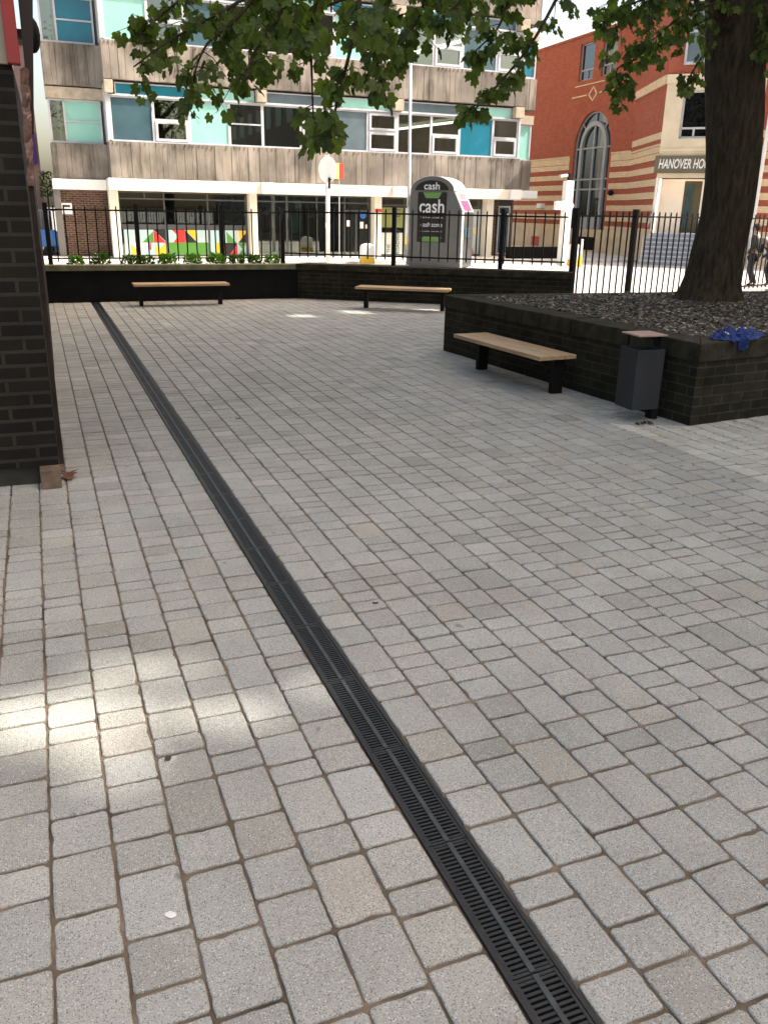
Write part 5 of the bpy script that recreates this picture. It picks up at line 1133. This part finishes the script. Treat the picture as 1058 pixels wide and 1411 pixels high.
prof = [(7.98, .48, .70), (7.98, .42, .80), (7.985, .37, .92), (8.0, .335, 1.1), (8.02, .315, 1.4), (8.08, .305, 1.8), (8.075, .31, 2.2), (8.04, .32, 2.6), (7.98, .325, 3.0), (7.9, .33, 3.4), (7.83, .345, 3.8), (7.76, .37, 4.3), (7.66, .37, 5.2), (7.5, .28, 7), (7.4, .16, 9), (7.35, .05, 10.6)]
zs = [.70 + (10.6 - .7) * (i / 110) ** 1.25 for i in range(111)]; SEG = 44; vs = []
for z in zs:
    for (a, b) in zip(prof, prof[1:]):
        if a[2] <= z <= b[2] + 1e-6: break
    f_ = (z - a[2]) / (b[2] - a[2]); cx_ = a[0] + (b[0] - a[0]) * f_; r = a[1] + (b[1] - a[1]) * f_
    for k in range(SEG):
        th = 2 * PI * k / SEG; fl_a = max(0, 1 - (z - .7) / .5)
        rr = r * (1 + .05 * mn.noise(Vector((math.cos(th) * 2, math.sin(th) * 2, z * .9))) + .018 * mn.noise(Vector((math.cos(th) * 9, math.sin(th) * 9, z * 2.5))) + .1 * fl_a * math.sin(5 * th + 1) + (.05 * math.exp(-((z - 3.1) ** 2) * 4) * max(0, math.cos(th - 2.6))))
        vs.append((cx_ + rr * math.cos(th), 8.85 + rr * math.sin(th), z))
tm = MB(); tm.add(vs, [(i * SEG + k, i * SEG + (k + 1) % SEG, (i + 1) * SEG + (k + 1) % SEG, (i + 1) * SEG + k) for i in range(110) for k in range(SEG)] + [tuple(range(110 * SEG, 111 * SEG))])
trunk = tm.build('trunk', M['bark'], tr, smooth=True)
LIMBS = [([(7.7, 8.8, 3.75), (7.2, 8.55, 4.15), (6.2, 8.2, 4.45), (4.8, 7.7, 4.6), (3.2, 7.2, 4.45), (1.8, 6.9, 4.05)], .15),
         ([(7.6, 8.7, 4.8), (6.6, 7.7, 5.3), (4.9, 6.7, 5.1), (3.3, 6.1, 4.6), (2.3, 5.8, 4.0)], .13),
         ([(8.0, 8.8, 4.4), (8.3, 8.5, 5.2), (8.6, 7.8, 6.5)], .12), ([(7.7, 9, 5.2), (7.0, 10.2, 6.6), (5.8, 11.6, 7.8)], .16),
         ([(7.6, 8.8, 6.0), (6.0, 7.0, 7.8), (4.2, 4.6, 8.8)], .16), ([(7.6, 8.8, 6.5), (9.2, 9.6, 8.0), (11, 10.5, 9)], .15), ([(7.5, 8.8, 7), (4.6, 9.2, 8.8), (2, 9.6, 9.6)], .13), ([(7.6, 8.6, 5.6), (9.4, 6.4, 7.2), (11, 4.2, 8.4)], .14)]
samples = []
def catmull(pts, n=6):
    P = [Vector(p) for p in pts]; P = [P[0] * 2 - P[1]] + P + [P[-1] * 2 - P[-2]]; out = []
    for i in range(1, len(P) - 2):
        for k in range(n):
            t = k / n; a, b, c, d_ = P[i - 1], P[i], P[i + 1], P[i + 2]
            out.append(.5 * ((2 * b) + (c - a) * t + (2 * a - 5 * b + 4 * c - d_) * t * t + (3 * b - a - 3 * c + d_) * t ** 3))
    out.append(P[-2]); return out
for pts, r in LIMBS:
    c = catmull(pts); rs_ = [r * (1 - .8 * i / (len(c) - 1)) for i in range(len(c))]
    MB().tube(c, rs_, 12).build('limb', M['bark'], tr, smooth=True); samples += c[2:]
# leaves
ANG = [(0, 1), (11, .86), (26, .66), (40, .8), (54, .92), (67, .78), (82, .6), (97, .7), (113, .7), (140, .58), (163, .44), (180, .12)]
OUT = [(math.sin(R(a)) * r, math.cos(R(a)) * r) for a, r in ANG] + [(-math.sin(R(a)) * r, math.cos(R(a)) * r) for a, r in ANG[-2:0:-1]]
NL = len(OUT)
def add_leaf(V, F, p, size, tipdir, nrm, simple=False):
    t = tipdir.normalized(); n_ = (nrm - t * nrm.dot(t)).normalized(); s = t.cross(n_)
    b = len(V); V.append(tuple(p - n_ * size * .1))
    if simple:
        for (a, r) in ((0, 1), (55, .85), (120, .6), (180, .3), (240, .6), (305, .85)):
            V.append(tuple(p + s * math.sin(R(a)) * r * size + t * math.cos(R(a)) * r * size))
        F += [(b, b + 1 + i, b + 1 + (i + 1) % 6) for i in range(6)]; return
    for x, y in OUT:
        droop = -.18 * (x * x + max(0, y) ** 2)
        V.append(tuple(p + s * x * size + t * y * size + n_ * droop * size))
    F += [(b, b + 1 + i, b + 1 + (i + 1) % NL) for i in range(NL)]
rnd = random.Random(12); LV = []; LF_ = []; TW = MB()
for si, (pts, nlf, spr) in enumerate(SPRAYS):
    if si in (0, 1, 2, 10, 11, 12): nlf = int(nlf * .72)
    if si == 3: nlf = 110
    c = catmull(pts, 5); st_ = c[0]
    near = min(samples, key=lambda q: (q - st_).length); mid = (near + st_) / 2 + Vector((0, 0, .12))
    full = catmull([near, mid, st_], 4)[:-1] + c
    TW.tube(full, [.02 * (1 - .85 * i / (len(full) - 1)) + .002 for i in range(len(full))], 6)
    L_ = len(full)
    nt_ = int(nlf * .86) // 5
    for k in range(nt_):
        f_ = rnd.uniform(.25, 1) ** (.5 if si == 3 else .8); i = min(L_ - 1, int(f_ * (L_ - 1))); p0 = full[i]
        dr = Vector((rnd.gauss(0, 1), rnd.gauss(0, 1), rnd.gauss(-.25, .6))).normalized(); ln = spr * rnd.uniform(.5, 1.6)
        p1 = p0 + dr * ln * .5; p2 = p0 + dr * ln + Vector((0, 0, -ln * .25)); TW.tube([p0, p1, p2], [.004, .003, .0018], 5)
        for q in range(5):
            base = p0.lerp(p2, rnd.uniform(.3, 1)); pd = Vector((rnd.gauss(0, 1), rnd.gauss(0, 1), rnd.gauss(-.5, .5))).normalized()
            pl = rnd.uniform(.03, .08); tip = base + pd * pl; TW.tube([base, tip], [.0014, .001], 3, cap=False)
            add_leaf(LV, LF_, tip, rnd.uniform(.038, .08), pd + Vector((0, 0, -.9)), Vector((rnd.gauss(0, .8), rnd.gauss(0, .8) - .3, .7)))
TW.build('twigs', M['bark'], tr)
M['leaf'] = leaf_mat('maple_leaf', (.045, .07, .02), (.14, .18, .042), .52)
# upper crown: leaf clusters on short boughs, all above the branches that show
k = 0
while k < 900:
    d_ = Vector((rnd.gauss(0, 1), rnd.gauss(0, 1), rnd.gauss(0, 1))).normalized() * (rnd.random() ** .4)
    p = Vector((6.8 + d_.x * 6.6, 8.2 + d_.y * 5.8, 8.6 + d_.z * 3.6))
    if p.z < 5.2 + .12 * abs(p.y - 7) + (.12 * max(0, p.y - 8)) or (p.x < 2.4 and p.y < 4.5): continue
    if mn.noise(p * .55) < -.12: continue
    k += 1
    for q in range(9):
        o_ = p + Vector((rnd.gauss(0, .3), rnd.gauss(0, .3), rnd.gauss(0, .2)))
        add_leaf(LV, LF_, o_, rnd.uniform(.07, .11), Vector((rnd.gauss(0, 1), rnd.gauss(0, 1), -.7)), Vector((rnd.gauss(0, .6), rnd.gauss(0, .6), 1)), simple=True)
lm = MB(); lm.v = LV; lm.f = LF_; lm.mi = [0] * len(LF_); lm.build('crown', M['leaf'], tr)

# small far tree by the left corner of the concrete building
ft = thing('small_tree', 'small dark leafy tree in the gap left of the concrete building', 'tree', (.62, 36.3, 0))
MB().tube([(.62, 36.3, 0), (.64, 36.3, 2.4)], [.04, .025], 8).build('trunk', M['bark'], ft)
m = MB(); leaf_blob(m, (.64, 36.3, 2.0), .24, .9, 260, .12, rnd); m.build('crown', M['leaf'], ft)
# fallen leaves and twigs under the tree
fl2 = MB()
for k in range(90):
    a = rnd.uniform(0, 2 * PI); rr_ = rnd.uniform(.55, 2.4); x = 8.03 + rr_ * math.cos(a); y = 8.85 + rr_ * math.sin(a) * .7
    if not inpoly(x, y, ins): continue
    z = soilz(x, y) + .02; s_ = rnd.uniform(.02, .045); t_ = rnd.uniform(0, 6.28); q = []
    for j in range(7): b_ = t_ + 2 * PI * j / 7; q.append((x + s_ * math.cos(b_) * (1 + .3 * (j % 2)), y + s_ * math.sin(b_), z + rnd.uniform(0, .02)))
    fl2.add(q + [(x, y, z + .012)], [(j, (j + 1) % 7, 7) for j in range(7)])
tag(fl2.build('fallen_leaves', mat('fallen_leaf_brown', (.13, .08, .035), .85, noise=(12, .5))), 'scattered dry brown leaves on the chippings round the foot of the tree', 'fallen leaves', kind='stuff')
# loose bits on the paving
for i, (x, y, s_, lab) in enumerate([(.235, 2.55, .013, 'tiny dark scrap of leaf on the sunlit paving at the left'), (1.534, 7.42, .022, 'small dark leaf scrap on the paving beyond the drain'), (1.346, 3.455, .012, 'tiny dark crumb on the paving just right of the drain'), (.144, 1.85, .014, 'pale chalky fleck on a block near the bottom left')]):
    m = MB(); pts = [(x + s_ * math.cos(a) * (1 + .4 * math.sin(2 * a + i)), y + s_ * math.sin(a), .0045 + (.004 if i < 3 else 0) * math.cos(3 * a)) for a in [2 * PI * j / 8 for j in range(8)]] + [(x, y, .008)]
    m.add(pts, [(j, (j + 1) % 8, 8) for j in range(8)]); tag(m.build('leaf_scrap' if i < 3 else 'chalk_fleck', bpy.data.materials['dead_leaf_dark'] if i < 3 else M['white']), lab, 'leaf scrap' if i < 3 else 'fleck')
